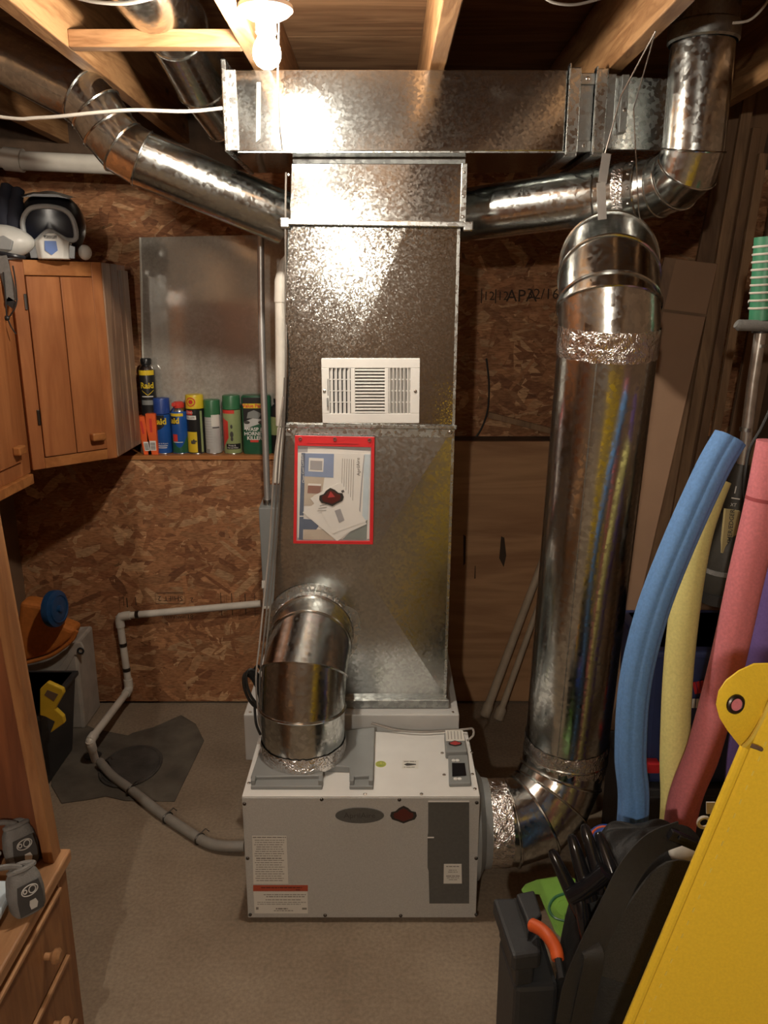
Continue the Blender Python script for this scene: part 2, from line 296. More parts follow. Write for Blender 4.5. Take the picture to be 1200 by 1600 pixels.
PAL = [(.40,.195,.088), (.35,.16,.07), (.43,.22,.105), (.30,.13,.056), (.48,.27,.135), (.25,.105,.045), (.38,.18,.08), (.37,.175,.078), (.53,.32,.168), (.33,.15,.066), (.36,.17,.075)]
# ------------------------------------------------------------------ duct helper
def duct(parent, pts, r, mat, seg=48, seams=True, bead=.0035, names=None, start_cap=True, end_cap=True, beadmat=None, skip=()):
    """a run of straight pipe lengths and elbow gores meeting on mitre planes, one mesh per length"""
    pts = [Vector(p) for p in pts]; m = len(pts); D = [(pts[i+1]-pts[i]).normalized() for i in range(m-1)]
    Nn = [D[0]]+[(D[i-1]+D[i]).normalized() for i in range(1, m-1)]+[D[-1]]
    e1, e2 = frame(D[0]); out = []
    rr = r if isinstance(r, (list, tuple)) else [r]*m
    for i in range(m-1):
        if i: q = D[i-1].rotation_difference(D[i]); e1 = q @ e1; e2 = q @ e2
        rs = []
        for j in (i, i+1):
            ring = []
            for k in range(seg):
                a = 2*math.pi*k/seg; p = (e1*math.cos(a)+e2*math.sin(a))*rr[j]; p -= D[i]*(p.dot(Nn[j])/D[i].dot(Nn[j])); ring.append(pts[j]+p)
            rs.append(ring)
        b = MB(); b.rings(rs, False)
        if i == 0 and start_cap: b.add(rs[0], [tuple(range(seg))])
        if i == m-2 and end_cap: b.add(rs[1], [tuple(range(seg))])
        nm = names[i] if names else ('pipe_length' if (pts[i+1]-pts[i]).length > 2.2*rr[i] else 'elbow_gore')
        out.append(b.build(nm, mat, parent, True))
        if seams and 0 < i and i not in skip:
            c = pts[i]; rim = [c+(p-c)*(1+bead*.4/rr[i]) for p in rs[0]]
            MB().tube(rim, bead, 6, closed=True).build('seam_bead', beadmat or mat, parent, True)
    return out
def arc(p0, p1, d0, d1, n):  # quarter-like bend from p0 (leaving along d0) to p1 (arriving along d1)
    p0, p1, d0, d1 = map(Vector, (p0, p1, d0, d1)); k = (p1-p0).length*.39
    a, b = p0+d0.normalized()*k, p1-d1.normalized()*k
    return [p0*(1-t)**3+a*3*t*(1-t)**2+b*3*t*t*(1-t)+p1*t**3 for t in [i/n for i in range(n+1)]]
def tape_ring(parent, c, axis, r, wdt, amp=.003, seg=64, rows=7, a0=0, seed=1, a1=2*math.pi):
    r_ = random.Random(seed); e1, e2 = frame(axis); ax = Vector(axis).normalized(); c = Vector(c); rs = []
    for j in range(rows):
        ring = []
        for k in range(seg):
            a = 2*math.pi*k/seg; rad = r+.0012+r_.uniform(0, amp)*(.35 if j in (0, rows-1) else 1); ring.append(c+ax*(wdt*(j/(rows-1)-.5)+r_.uniform(-.002,.002))+(e1*math.cos(a)+e2*math.sin(a))*rad)
        rs.append(ring)
    return MB().rings(rs, False).build('foil_tape', M['foil'], parent, True, ang=80)
# =================================================================== ROOM
YB = 3.315; YU = 3.47; XL = -1.58; XR = 1.62; ZJ = 2.39; ZS = 2.61; YF = -2.4
floor = struct('floor', MB().box(XL-.1, XR+.1, YF-.1, YU+.1, -.1, 0), M['concrete'])
wall_back = struct('wall_back', MB().box(XL-.1, XR+.1, YU, YU+.1, 0, ZS+.1), M['rim'])
struct('wall_left', MB().box(XL-.1, XL, YF, YU, 0, ZS+.1), M['wallside'])
struct('wall_right', MB().box(XR, XR+.1, YF, YU, 0, ZS+.1), M['wallside'])
struct('wall_front', MB().box(XL, XR, YF-.1, YF, 0, ZS+.1), M['wallside'])
ceiling = struct('ceiling', MB().box(XL-.1, XR+.1, YF-.1, YU+.1, ZS+.02, ZS+.1), M['rim'])
y = YU
for d in (P(560, 57, 1).z-CAMH,):  # seam between the two subfloor sheets seen beside the lamp
    ys = (ZS-CAMH)/d
MB().box(XL, XR, ys+.003, YU, ZS, ZS+.02).build('plywood_sheet', M['ply'], ceiling)
MB().box(XL, XR, ys-1.22, ys-.003, ZS-.001, ZS+.02).build('plywood_sheet', M['ply'], ceiling)
MB().box(XL, XR, YF, ys-1.226, ZS, ZS+.02).build('plywood_sheet', M['ply'], ceiling)
for x in (-1.30, -.82, -.354, .122, .606, 1.08, 1.54):
    MB().box(x, x+.043, YF, YU, ZJ, ZS-.002).build('joist', M['joist'], ceiling, bevel=.003)
MB().box(-.777, -.354, 2.20, 2.238, ZJ, ZJ+.04).build('blocking', M['block'], ceiling, bevel=.002)
# back wall: lower left OSB with ledge, lower right plywood, upper OSB
zl = P(300, 711, YB).z
lw = MB().box(XL, -.02, YB, YB+.02, .012, zl-.018).build('osb_panel', M['osb'], wall_back)
flakes('osb_strand_flakes', lw, (XL, YB, .012), (1,0,0), (0,0,1), (0,-1,0), -.02-XL, zl-.03, 5200, 3, PAL)
MB().box(XL, .0, YB-.012, YU, zl-.018, zl).build('ledge_board', M['cabx'], wall_back, bevel=.002)
MB().box(XL, -.02, YB+.02, YU, 0, zl-.018).build('ledge_core', M['rim'], wall_back)
zr = P(800, 690, YB).z
pw = MB().box(.02, XR, YB, YB+.02, .012, zr).build('plywood_panel', M['plyw'], wall_back)
MB().box(.02, XR, YB+.02, YU, 0, zr).build('ledge_core', M['rim'], wall_back)
up = MB().box(XL, XR, YU-.015, YU, zr+.001, ZJ-.10).build('osb_panel', M['osb'], wall_back)
flakes('osb_strand_flakes', up, (XL, YU-.015, zr), (1,0,0), (0,0,1), (0,-1,0), XR-XL, ZJ-.10-zr, 6500, 5, PAL)
# ink stamps on the OSB (printed upside down by the mill)
st = MB()
def stamp(s, u, v, Y, sz, flip=True):
    k = -1 if flip else 1; text_flat(st, s, sz, P(u, v, Y-.004), (k,0,0), (0,0,k))
stamp('SHIFT 2', 266, 935, YB, .034)
for u0, u1, v0, v1 in ((243, 289, 926, 926.8), (243, 289, 943, 943.8)): a, b = P(u0, v0, YB-.004), P(u1, v1, YB-.004); st.add([a, (b.x,a.y,a.z), b, (a.x,a.y,b.z)], [(0,1,2,3)])
for u in (243, 289): a, b = P(u-.5, 926, YB-.004), P(u+.5, 943.8, YB-.004); st.add([a, (b.x,a.y,a.z), b, (a.x,a.y,b.z)], [(0,1,2,3)])
stamp('2', 300, 937, YB, .03); stamp('81', 297, 963, YB, .03); stamp('SPAN RATED', 272, 964, YB, .018)
for i, u in enumerate([186, 192, 197, 204, 211, 344, 350, 353, 361, 368, 374, 382, 389, 397]):
    v0, v1 = (930, 952) if i < 5 else (926, 966); a, b = P(u, v0+(i*7) % 5, YB-.004), P(u+1.6+(i % 3)*.7, v1-(i*5) % 7, YB-.004); st.add([a, (b.x,a.y,a.z), b, (a.x,a.y,b.z)], [(0,1,2,3)])
o = st.build('ink_stamp', M['stamp'], wall_back)
st = MB(); YS = YU-.02
stamp('12', 764, 463, YS, .05, False); stamp('12', 786, 463, YS, .05, False); stamp('APA', 815, 463, YS, .07, False); stamp('32/16', 848, 460, YS, .06, False)
for u in (752, 774): a, b = P(u, 452, YS), P(u+1, 474, YS); st.add([a, (b.x,a.y,a.z), b, (a.x,a.y,b.z)], [(0,1,2,3)])
st.build('ink_stamp', M['stamp'], wall_back)
# dark slots and scars in the plywood
sc = MB()
for pts in ([(783,838),(788,840),(791,868),(787,886),(780,872)], [(742,884),(743,884),(743,904),(741,904)], [(724,835),(728,838),(727,880),(724,884)]):
    sc.prism([P(u, v, YB-.001) for u, v in pts], (0,-.001,0))
sc.build('plywood_scar', M['stamp'], pw)
# concrete patch and sump lid
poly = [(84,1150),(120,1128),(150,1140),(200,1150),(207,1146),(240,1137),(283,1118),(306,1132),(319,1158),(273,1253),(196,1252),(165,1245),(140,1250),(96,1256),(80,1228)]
MB().prism([PZ(u, v, .0005) for u, v in poly], (0,0,.004)).build('concrete_patch', M['patch'], floor, bevel=.002)  # thin irregular slab, coloured darker than the floor around it
# =================================================================== LAMPS
def lamp(loc, label, strength, joist_x):
    x, yy, z = loc; t = thing('ceiling_lamp', label, 'lamp', (x, yy, z+.19))
    MB().lathe([(.052, 0), (.056, .004), (.056, .036), (.05, .04)], (x, yy, z+.101), seg=8).build('junction_box', M['galvd'], t)
    MB().lathe([(.034, -.012), (.05, -.004), (.059, .004), (.059, .012), (.05, .018), (.03, .02)], (x, yy, z+.078), seg=36).build('lampholder', M['lampw'], t, True)
    MB().lathe([(.02, 0), (.023, .004), (.023, .034), (.02, .036)], (x, yy, z+.036), seg=24).build('socket', M['lampw'], t, True)
    prof = [(.0001, -.032), (.012, -.030), (.022, -.0235), (.029, -.012), (.031, 0), (.028, .013), (.021, .026), (.016, .036), (.015, .046)]
    bm = emis('bulb_glow', BULB_COL, strength); MB().lathe(prof, (x, yy, z), seg=20).build('light_bulb', bm, t, True)
    return t
bl = P(417, 83, 1.93)
lamp((bl.x, bl.y, bl.z), 'bare glowing light bulb in a round white porcelain ceiling fixture', BULB_MAIN, 0)
lamp((-.36, -1.0, 2.17), 'bare bulb in a porcelain fixture on the ceiling behind the viewer', BULB_BACK, 0)
# pull chain and its drop
MB().tube([bl+Vector((.03,-.01,.07)), P(434, 140, 1.95), P(437, 200, 1.98), P(441, 234, 2.0)], .0016, 6).build('t', M['wirew']).name = 'pull_cord'
tag(bpy.data.objects['pull_cord'], 'thin white pull cord hanging below the bulb', 'cord')
# =================================================================== TRUNK DUCT
YT = 2.35
def Tp(u, v): return P(u, v, YT)
zt0, zt1 = Tp(600, 236).z, Tp(600, 109).z; xl, xa, xb, xc, xe = [Tp(u, 170).x for u in (357, 886, 906, 944, 1046)]; yb = 2.74
t = thing('trunk_duct', 'long rectangular galvanized trunk duct hung across the joists', 'duct', ((xl+xe)/2, (YT+yb)/2, zt0))
def crossface(mb, x0, x1, z0, z1, Y, dep):
    c = ((x0+x1)/2, Y-dep, (z0+z1)/2); mb.add([(x0,Y,z0),(x1,Y,z0),(x1,Y,z1),(x0,Y,z1),c], [(0,1,4),(1,2,4),(2,3,4),(3,0,4)])
b = MB(); b.add([(xl,YT,zt0),(xa,YT,zt0),(xa,YT,zt1),(xl,YT,zt1),(xl,yb,zt0),(xa,yb,zt0),(xa,yb,zt1),(xl,yb,zt1)], [(0,1,2,3),(5,4,7,6),(4,5,1,0),(3,2,6,7),(4,0,3,7),(1,5,6,2)])
b.build('duct_body', M['galvt'], t, bevel=.002)
MB().box(xa, xc+.03, YT+.006, yb-.006, zt0+.008, zt1-.008).build('joining_section', M['galvd'], t, bevel=.002)
MB().hexa([(xc+.028,YT+.014,zt0+.006),(xe,YT+.03,zt0+.006),(xe,yb-.01,zt0+.006),(xc+.028,yb-.01,zt0+.006),(xc+.028,YT+.014,zt1-.01),(xe,YT+.03,zt1-.014),(xe,yb-.01,zt1-.014),(xc+.028,yb-.01,zt1-.01)]).build('takeoff_section', M['galv'], t, bevel=.002)
# left end cap with raised flange
MB().box(xl-.012, xl+.002, YT-.02, yb+.01, zt0-.004, zt1+.022).build('end_cap', M['galv'], t, bevel=.003)
MB().box(xl+.0, xl+.024, YT-.006, YT+.001, zt0, zt1).build('end_flange', M['galv'], t, bevel=.002)
MB().hexa([(xl+.07,YT-.005,zt0+.02),(xl+.083,YT-.005,zt0+.03),(xl+.083,YT,zt0+.03),(xl+.07,YT,zt0+.02),(xl+.078,YT-.005,zt1-.03),(xl+.09,YT-.005,zt1-.03),(xl+.09,YT,zt1-.03),(xl+.078,YT,zt1-.03)]).build('sealed_patch', M['gplast'], t, bevel=.002)
for x, top in ((xa, .012), (xc-.028, .004)):
    MB().box(x-.002, x+.032, YT-.012, YT+.014, zt0-.006, zt1+top*.3).build('slip_cleat', M['galv'], t, bevel=.003)
    MB().box(x-.002, x+.002, YT-.02, YT+.01, zt0-.012, zt1+top).build('standing_seam', M['galv'], t, bevel=.001)
    MB().box(x-.002, x+.032, YT, yb, zt0-.014, zt0+.002).build('bottom_cleat', M['galvd'], t, bevel=.002)
for z in (zt0+.012, zt1-.022):
    MB().box(xa+.032, xc-.028, YT-.003, YT+.012, z-.014, z+.014).build('corner_clip', M['galvd'], t, bevel=.002); screw(t, (xa+.05, YT-.003, z))
xk = Tp(975, 170).x; MB().box(xk-.012, xk+.008, YT-.006, YT+.02, zt0+.045, zt1-.012).build('bracket', M['galvd'], t, bevel=.002); screw(t, (xk, YT-.006, zt0+.1))
MB().box(xl+.02, xa, YT+.001, YT+.006, zt0-.004, zt0).build('bottom_lip', M['galv'], t)
# hanger wires and strap
h = thing('hanger_strap', 'galvanized hanger strap and wires holding the pipe below the joist', 'strap', P(940, 330, 2.2))
jp = Vector((.63, 2.08, ZJ)); 
MB().tube([jp, P(970, 150, 2.2), P(944, 245, 2.2)], .0022, 6).build('wire', M['chrome'], h)
MB().tube([jp, P(990, 170, 2.2), P(998, 330, 2.26), P(1002, 352, 2.26)], .0016, 6).build('wire', M['chrome'], h)
MB().tube([jp+Vector((.0,0,.09)), jp], .002, 6).build('wire', M['chrome'], h)
MB().bar(P(948, 240, 2.19), P(941, 285, 2.16), .022, .002, (0,-1,.3)).build('strap_band', M['steel'], h)
MB().bar(P(939, 285, 2.155), P(941, 343, 2.16), .022, .002, (0,-1,.1)).build('strap_band', M['steel'], h)
# =================================================================== PLENUM
YP = 2.43; yk = 2.92
t = thing('supply_plenum', 'tall spangled galvanized plenum standing on the white base cabinet', 'plenum', (-.05, 2.65, P(600, 1100, YP).z))
def pl(u, v, Y=YP): return P(u, v, Y)
# neck
a, c = pl(457, 252, 2.45), pl(728, 238, 2.45)
MB().box(a.x, c.x, 2.46, yk-.05, a.z-.01, zt0-.001).build('neck', M['galvd'], t)
# collar cap
TL, TR, BL, BR = pl(455, 255, 2.405), pl(729, 256, 2.405), pl(453, 345, 2.405), pl(726, 349, 2.405)
def boxfront(a, b_, c_, d_, depth, name, mat, cross=0, bev=.002):   # TL TR BL BR front corners, going back
    m = MB(); k = Vector((0, depth, 0)); vs = [c_, d_, b_, a, c_+k, d_+k, b_+k, a+k]; fs = [(5,4,7,6),(4,5,1,0),(3,2,6,7),(4,0,3,7),(1,5,6,2)]
    if isinstance(cross, tuple):      # crease X that runs out on the top and bottom edges
        dep, C, ta, tb, ba, bb_ = cross; C = C+Vector((0,-dep,0))
        fa = lambda p, e0, e1: p+Vector((0,-dep*max(0, min(1, (p.x-e0.x)/(C.x-e0.x) if p.x < C.x else (e1.x-p.x)/(e1.x-C.x))), 0))
        vs += [C, fa(ta, a, b_), fa(tb, a, b_), fa(ba, c_, d_), fa(bb_, c_, d_)]   # 8 C 9 ta 10 tb 11 ba 12 bb
        fs += [(0,11,8),(0,8,3),(3,8,9),(11,12,8),(12,1,8),(1,2,8),(2,10,8),(10,9,8)]
    elif cross: vs.append((a+b_+c_+d_)/4+Vector((0,-cross,0))); fs += [(0,1,8),(1,2,8),(2,3,8),(3,0,8)]
    else: fs.append((0,1,2,3))
    m.add(vs, fs); return m.build(name, mat, t, bevel=0 if cross else bev)
boxfront(TL, TR, BL, BR, .5, 'collar', M['galvt'])
MB().bar(BL+Vector((-.012,-.006,-.004)), BR+Vector((.012,-.006,-.004)), .012, .016, (0,0,1)).build('drive_cleat', M['galv'], t, bevel=.003)
MB().bar(TR+Vector((-.006,-.004,0)), BR+Vector((-.006,-.004,0)), .006, .016, (1,0,0)).build('edge_flange', M['galv'], t, bevel=.001)
for p in (BL+Vector((-.014,-.004,-.006)), BR+Vector((.01,-.004,-.008))): MB().box(p.x-.014, p.x+.014, p.y-.008, p.y+.012, p.z-.014, p.z+.014).build('folded_corner', M['galv'], t, bevel=.004)
for f in (.15, .55, .9): screw(t, TR.lerp(BR, f)+Vector((-.006,-.008,0)), r=.004)
screw(t, TL+Vector((-.008,0,-.03)), r=.005)
# upper and lower panels with cross breaks
UTL, UTR, UBL, UBR = pl(448, 352), pl(718, 354), pl(444.5, 664), pl(709.5, 667)
boxfront(UTL, UTR, UBL, UBR, yk-YP, 'upper_panel', M['galvp'], (.008, pl(585, 475), pl(541, 352.5), pl(636, 353.5), pl(496, 665), pl(664, 666)))
LTL, LTR, LBL, LBR = UBL.copy(), UBR.copy(), pl(418, 1090), pl(696, 1089)
boxfront(LTL, LTR, LBL, LBR, yk-YP, 'lower_panel', M['galvs'], .016)
MB().bar(UBL+Vector((-.006,-.006,0)), UBR+Vector((.008,-.006,0)), .014, .014).build('mid_cleat', M['galv'], t, bevel=.003)
MB().bar(UBL+Vector((.0,-.003,-.018)), UBR+Vector((.0,-.003,-.018)), .006, .03).build('seam_flange', M['galv'], t, bevel=.001)
for p in (UBL+Vector((.015,-.006,-.016)), UBR+Vector((-.012,-.006,-.016))): screw(t, p, r=.007)
MB().box(LBL.x-.02, LBR.x+.012, YP-.022, yk, LBL.z-.028, LBL.z+.003).build('base_flange', M['galvd'], t, bevel=.003)
for p, q in ((UTR, UBR), (LTR, LBR)): MB().bar(p+Vector((-.002,-.001,0)), q+Vector((-.002,-.001,0)), .004, .008, (1,0,0)).build('edge_seam', M['galv'], t)
# base cabinet on its stand
xb0, xb1 = P(380, 1107, 2.37).x, P(718, 1107, 2.37).x; zb = LBL.z-.03; zb0 = P(385, 1188, 2.37).z
t = thing('base_cabinet', 'low white sheet metal cabinet under the plenum', 'cabinet', ((xb0+xb1)/2, 2.65, 0))
MB().box(xb0, xb1, 2.37, 2.96, zb0, zb).build('body', M['base'], t, bevel=.004)
for x in (xb0+.05, xb1-.09): MB().box(x, x+.04, 2.42, 2.92, 0, zb0).build('support_block', M['rim'], t)
for x in (xb0+.02, xb1-.02): screw(t, (x, 2.385, zb), (0,0,1), .005)
# =================================================================== AIR REGISTER
t = thing('air_register', 'white louvered air register on the upper plenum panel', 'vent', P(578, 612, YP))
def rp(u, v, off=.0): p = P(u, v, YP-.012); p.y -= off; return p
a, c = rp(502, 560), rp(655, 661)
X0, X1, Z0, Z1 = a.x, c.x, c.z, a.z
secs = [(515, 548), (555, 601), (607, 641)]; zt, zbm = rp(578, 575).z, rp(578, 646).z
m = MB(); xs = [X0]+[rp(u, 612).x for s in secs for u in s]+[X1]
Yr = a.y; F = .012
m.box(X0, X1, Yr-.004, Yr+F-.002, zt, Z1); m.box(X0, X1, Yr-.004, Yr+F-.002, Z0, zbm)
for i in range(0, len(xs), 2): m.box(xs[i], xs[i+1], Yr-.004, Yr+F-.002, zbm, zt)
m.build('frame', M['white'], t, bevel=.0015)
MB().box(X0+.01, X1-.01, Yr+.005, Yr+.008, Z0+.01, Z1-.01).build('damper_plate', M['dk'], t)
for si, (ua, ub) in enumerate(secs):
    xa_, xb_ = rp(ua, 612).x, rp(ub, 612).x
    if si == 1:
        for k in range(14):
            z = zbm+(zt-zbm)*(k+.5)/14; MB().obox(((xa_+xb_)/2, Yr, z), ((xb_-xa_)/2, 0, 0), (0, .0045, .0025), (0,-.0004,.0008)).build('louver', M['white'], t)
    else:
        n = 5 if si == 0 else 6
        for k in range(n):
            x = xa_+(xb_-xa_)*(k+.5)/n; s_ = -1 if si == 0 else 1
            MB().obox((x, Yr, (zt+zbm)/2), (.0035*s_, .004, 0), (.001, -.0006, 0), (0, 0, (zt-zbm)/2)).build('louver', M['white'], t)
        for k in (1, 2, 3):
            z = zbm+(zt-zbm)*k/4; MB().box(xa_, xb_, Yr+.001, Yr+.003, z-.0012, z+.0012).build('cross_bar', M['white'], t)
MB().obox(rp(512, 628, .006), (.0025,0,0), (0,.006,0), (0,0,.013)).build('damper_lever', M['gplast'], t, bevel=.001)
MB().box(rp(512.5,600).x-.001, rp(512.5,600).x+.001, Yr-.0045, Yr-.003, rp(512,618).z, rp(512,592).z).build('lever_slot', M['dk'], t)
for u in (507, 649): screw(t, rp(u, 611, .004), r=.005)
# =================================================================== DOCUMENT POUCH
YQ = YP-.022
def qp(u, v, off=0): p = P(u, v, YQ); p.y -= off; return p
t = thing('document_pouch', 'red edged clear vinyl document pouch hanging on the plenum', 'pouch', qp(521, 770))
O4 = [(461,680),(585.5,682.5),(583,850),(458.5,848.5)]; I4 = [(465.5,696),(580,698.5),(577.5,844.5),(463.5,844)]
MB().prism([qp(*p) for p in O4], (0,.003,0)).build('back_sheet', M['greyp'], t)
fr = MB()
for i in range(4):
    j = (i+1) % 4; fr.prism([qp(*O4[i], .006), qp(*O4[j], .006), qp(*I4[j], .006), qp(*I4[i], .006)], (0,.005,0))
fr.build('red_binding', M['red'], t, bevel=.001)
MB().prism([qp(*p, .0075) for p in I4], (0,.0008,0)).build('clear_window', M['clear'], t)
for u, v in ((469.5, 685), (523.5, 685.5), (577.5, 687)): MB().torus(qp(u, v, .008), (0,1,0), .0042, .0016, 14, 6).build('grommet', M['chrome'], t, True)
MB().bar(qp(480, 692, .0066), qp(560, 693, .0066), .001, .0016, (0,0,1)).build('heat_seal', M['redp'], t)
t = thing('brochure', 'glossy service brochure showing through the clear pouch', 'brochure', qp(521, 800))
def sheet(name, pts, off, mat, th=.0008): return MB().prism([qp(u, v, off) for u, v in pts], (0, th, 0)).build(name, M[mat], t)
sheet('back_page', [(465,707),(579,705),(577,842),(465,840)], .0012, 'paper'); sheet('loose_page', [(481,698.5),(574,705),(573,720),(480,716)], .0008, 'paper')
sheet('cover', [(471,707),(578.5,709),(574,843),(467,841)], .0022, 'paper')
sheet('spine_band', [(471,707.5),(477,707.6),(473.5,843),(467,842.5)], .003, 'navy'); sheet('photo_block', [(477,708),(522,709),(521,746),(476,744)], .003, 'bluep'); sheet('lower_photo', [(476,744),(507,746),(500,790),(474.5,790)], .0028, 'beige')
sheet('photo_block', [(474.5,826),(522,827),(522,843),(474,842.5)], .0029, 'beige'); sheet('side_band', [(569,709.5),(578.4,709.6),(575,812),(566,812)], .0029, 'palebl'); sheet('swoosh', [(568.5,711),(570,711),(566.5,750),(563,800),(561,800),(564.5,750)], .0031, 'greyp')
sheet('thermostat_frame', [(483,715),(506,716),(505,737),(482,736)], .0034, 'paper'); sheet('thermostat_photo', [(485,719),(504,720),(503.5,734),(484.5,733)], .0042, 'greyp')
sheet('thermostat_frame', [(482,755),(502,756),(501,759),(481,758)], .0034, 'paper'); sheet('thermostat_photo', [(481.5,758),(502,759),(500.5,771),(480.5,770)], .0036, 'brownp'); sheet('number_block', [(471,810),(496,812),(498,822),(494,827),(470,826.5)], .0034, 'navy'); sheet('glass_photo', [(552,826),(574,812),(573,843),(535,842.5)], .0029, 'greyt')
m = MB()
for i, u in enumerate((535, 538.5, 542, 545.5, 549, 552.5)): m.add([qp(u, 716+i*.3, .0031), qp(u+.8, 716+i*.3, .0031), qp(u-1.5, 780+i*4, .0031), qp(u-2.3, 780+i*4, .0031)], [(0,1,2,3)])
m.build('printed_lines', M['print'], t)
m = MB(); text_flat(m, 'AprilAire', .015, qp(560, 729, .0033), (-.02,0,1), (-1,0,-.02)); m.build('lettering', M['ink'], t)
m = MB(); text_flat(m, 'Clean Cool Comfort', .0105, qp(473.5, 732, .0034), (-.02,0,1), (-1,0,-.02)); text_flat(m, '1', .034, qp(475, 806, .0036), (-.02,0,1), (-1,0,-.02)); m.build('lettering', M['paper'], t)
def card(lbl, pts, off, mat='paper'): 
    o = MB().prism([qp(u, v, off) for u, v in pts], (0, .0008, 0)).build('info_card', M[mat]); return tag(o, lbl, 'card', 'white cards in the pouch')
card('white card lying lowest and tilted left under the other pouch cards', [(473,800),(505,776),(552,826),(527,845)], .0046); card('white card fanned between the lowest and the badge card', [(485,778),(532,752),(573,818),(530,838)], .0052)
t = thing('badge_card', 'white card with a maroon shield badge on top in the pouch', 'card', qp(530, 790), 'white cards in the pouch')
sheet('card', [(490,774),(533,753),(572,814),(520,833)], .0062, 'paper')
def badge(parent, fn, S, mat1, mat2, mat3=None, flip=1):
    sh = [(-1,-.12),(-.93,.3),(-.6,.4),(-.35,.75),(0,1),(.35,.75),(.6,.4),(.93,.3),(1,-.12),(.85,-.5),(.4,-.72),(0,-.95),(-.4,-.72),(-.85,-.5)]
    MB().prism([fn(x*S, y*S*.78, 0) for x, y in sh], fn(0,0,.0012)-fn(0,0,0)).build('badge', mat1, parent)
    MB().prism([fn(x*S*.76, y*S*.78*.74, .0013) for x, y in sh], fn(0,0,.0006)-fn(0,0,0)).build('badge_centre', mat2, parent)
    if mat3: MB().prism([fn(-.3*S, 0, .002), fn(0, .5*S, .002), fn(.3*S, 0, .002)], fn(0,0,.0004)-fn(0,0,0)).build('badge_peak', mat3, parent)
c0 = qp(518, 776, .0072)
badge(t, lambda x, y_, n: c0+Vector((x*.98-y_*.1, -n, y_*.98+x*.1)), .039, M['mark'], M['maroon'], M['maroonl'])
sheet('window_print', [(523,797),(532,794),(538.5,812),(530,816)], .0072, 'greyp'); sheet('dot_print', [(533,766),(537,764.5),(538.5,768),(534.5,769.5)], .0072, 'ink')
m = MB()
for k in range(3): m.add([qp(500-k*2, 789+k*4, .0073), qp(512-k, 786+k*5, .0073), qp(512-k, 787+k*5, .0073), qp(500-k*2, 790+k*4, .0073)], [(0,1,2,3)])
m.build('printed_lines', M['print'], t)
# =================================================================== DEHUMIDIFIER
YD = 1.985
x0, x1 = P(378, 1245, YD).x, P(748, 1300, YD).x; z1 = P(560, 1245, YD).z; z0 = P(560, 1433, YD).z; yd2 = 2.335
t = thing('dehumidifier', 'white whole house dehumidifier box with charcoal panel standing on the concrete', 'dehumidifier', ((x0+x1)/2, (YD+yd2)/2, 0))
MB().box(x0, x1, YD+.002, yd2, z0, z1-.001).build('cabinet_body', M['base'], t, bevel=.004)
MB().box(x0, x1, YD-.002, YD+.003, z0, z1-.002).build('front_panel', M['panel'], t, bevel=.0015)
MB().box(x0, x1, YD, yd2, z1-.002, z1+.002).build('top_panel', M['white'], t, bevel=.0015)
MB().box(x0+.02, x0+.11, YD+.02, YD+.10, 0, z0).build('foot', M['dk'], t); MB().box(x1-.12, x1-.03, YD+.02, YD+.10, 0, z0).build('foot', M['dk'], t)
MB().box(x0+.02, x0+.11, yd2-.10, yd2-.02, 0, z0).build('foot', M['dk'], t); MB().box(x1-.12, x1-.03, yd2-.10, yd2-.02, 0, z0).build('foot', M['dk'], t)
def fp(u, v, off=0): p = P(u, v, YD-.002); p.y -= off; return p
def tp(u, v, off=0): p = PZ(u, v, z1+.002); p.z += off; return p
MB().prism([fp(u, v) for u, v in ((669,1252),(733,1252),(733,1411),(671,1411),(669.5,1360),(668,1355),(668,1306),(669,1300))], (0,-.002,0)).build('access_panel', M['dgrey'], t)
MB().prism([fp(u, v, .002) for u, v in ((669,1250.5),(733,1250.5),(733,1252.5),(669,1252.5))], (0,-.001,0)).build('panel_lip', M['white'], t); MB().prism([fp(u, v, .002) for u, v in ((668,1307),(678,1307),(678,1308.5),(668,1308.5))], (0,-.0015,0)).build('latch_tab', M['white'], t)
sk = MB().prism([fp(u, v, .0022) for u, v in ((693.5,1349),(721,1349),(721.5,1379.5),(693,1379.5))], (0,-.0006,0)).build('caution_sticker', M['label'], t)
def lines(parent, fn, rows, mat='print', seed=1):
    m = MB(); r_ = random.Random(seed)
    for (ua, ub, v, hgt) in rows:
        u = ua
        while u < ub-1:
            wd = min(r_.uniform(2, 8), ub-u); m.add([fn(u, v), fn(u+wd, v), fn(u+wd, v+hgt), fn(u, v+hgt)], [(0,1,2,3)]); u += wd+1
    return m.build('printed_lines', M[mat], parent)
lines(t, lambda u, v: fp(u, v, .0031), [(697,717,1352,1.4),(701,714,1358,1),(700,715,1361,1),(697,718,1367,1.4),(698,717,1370,1),(701,714,1373,1)], 'print', 3)
MB().prism([fp(562+38*math.cos(a), 1273.5+12*math.sin(a)) for a in [2*math.pi*k/40 for k in range(40)]], (0,-.003,0)).build('logo_plate', M['dgrey'], t)
m = MB(); text_flat(m, 'AprilAire', .024, fp(562, 1273.5, .0032), (1,0,.0), (0,0,1)); m.build('logo_lettering', M['ink'], t)
cb = fp(630.5, 1273); badge(t, lambda x, y_, n: cb+Vector((x, -n, y_)), .038, M['mark'], M['maroon'])
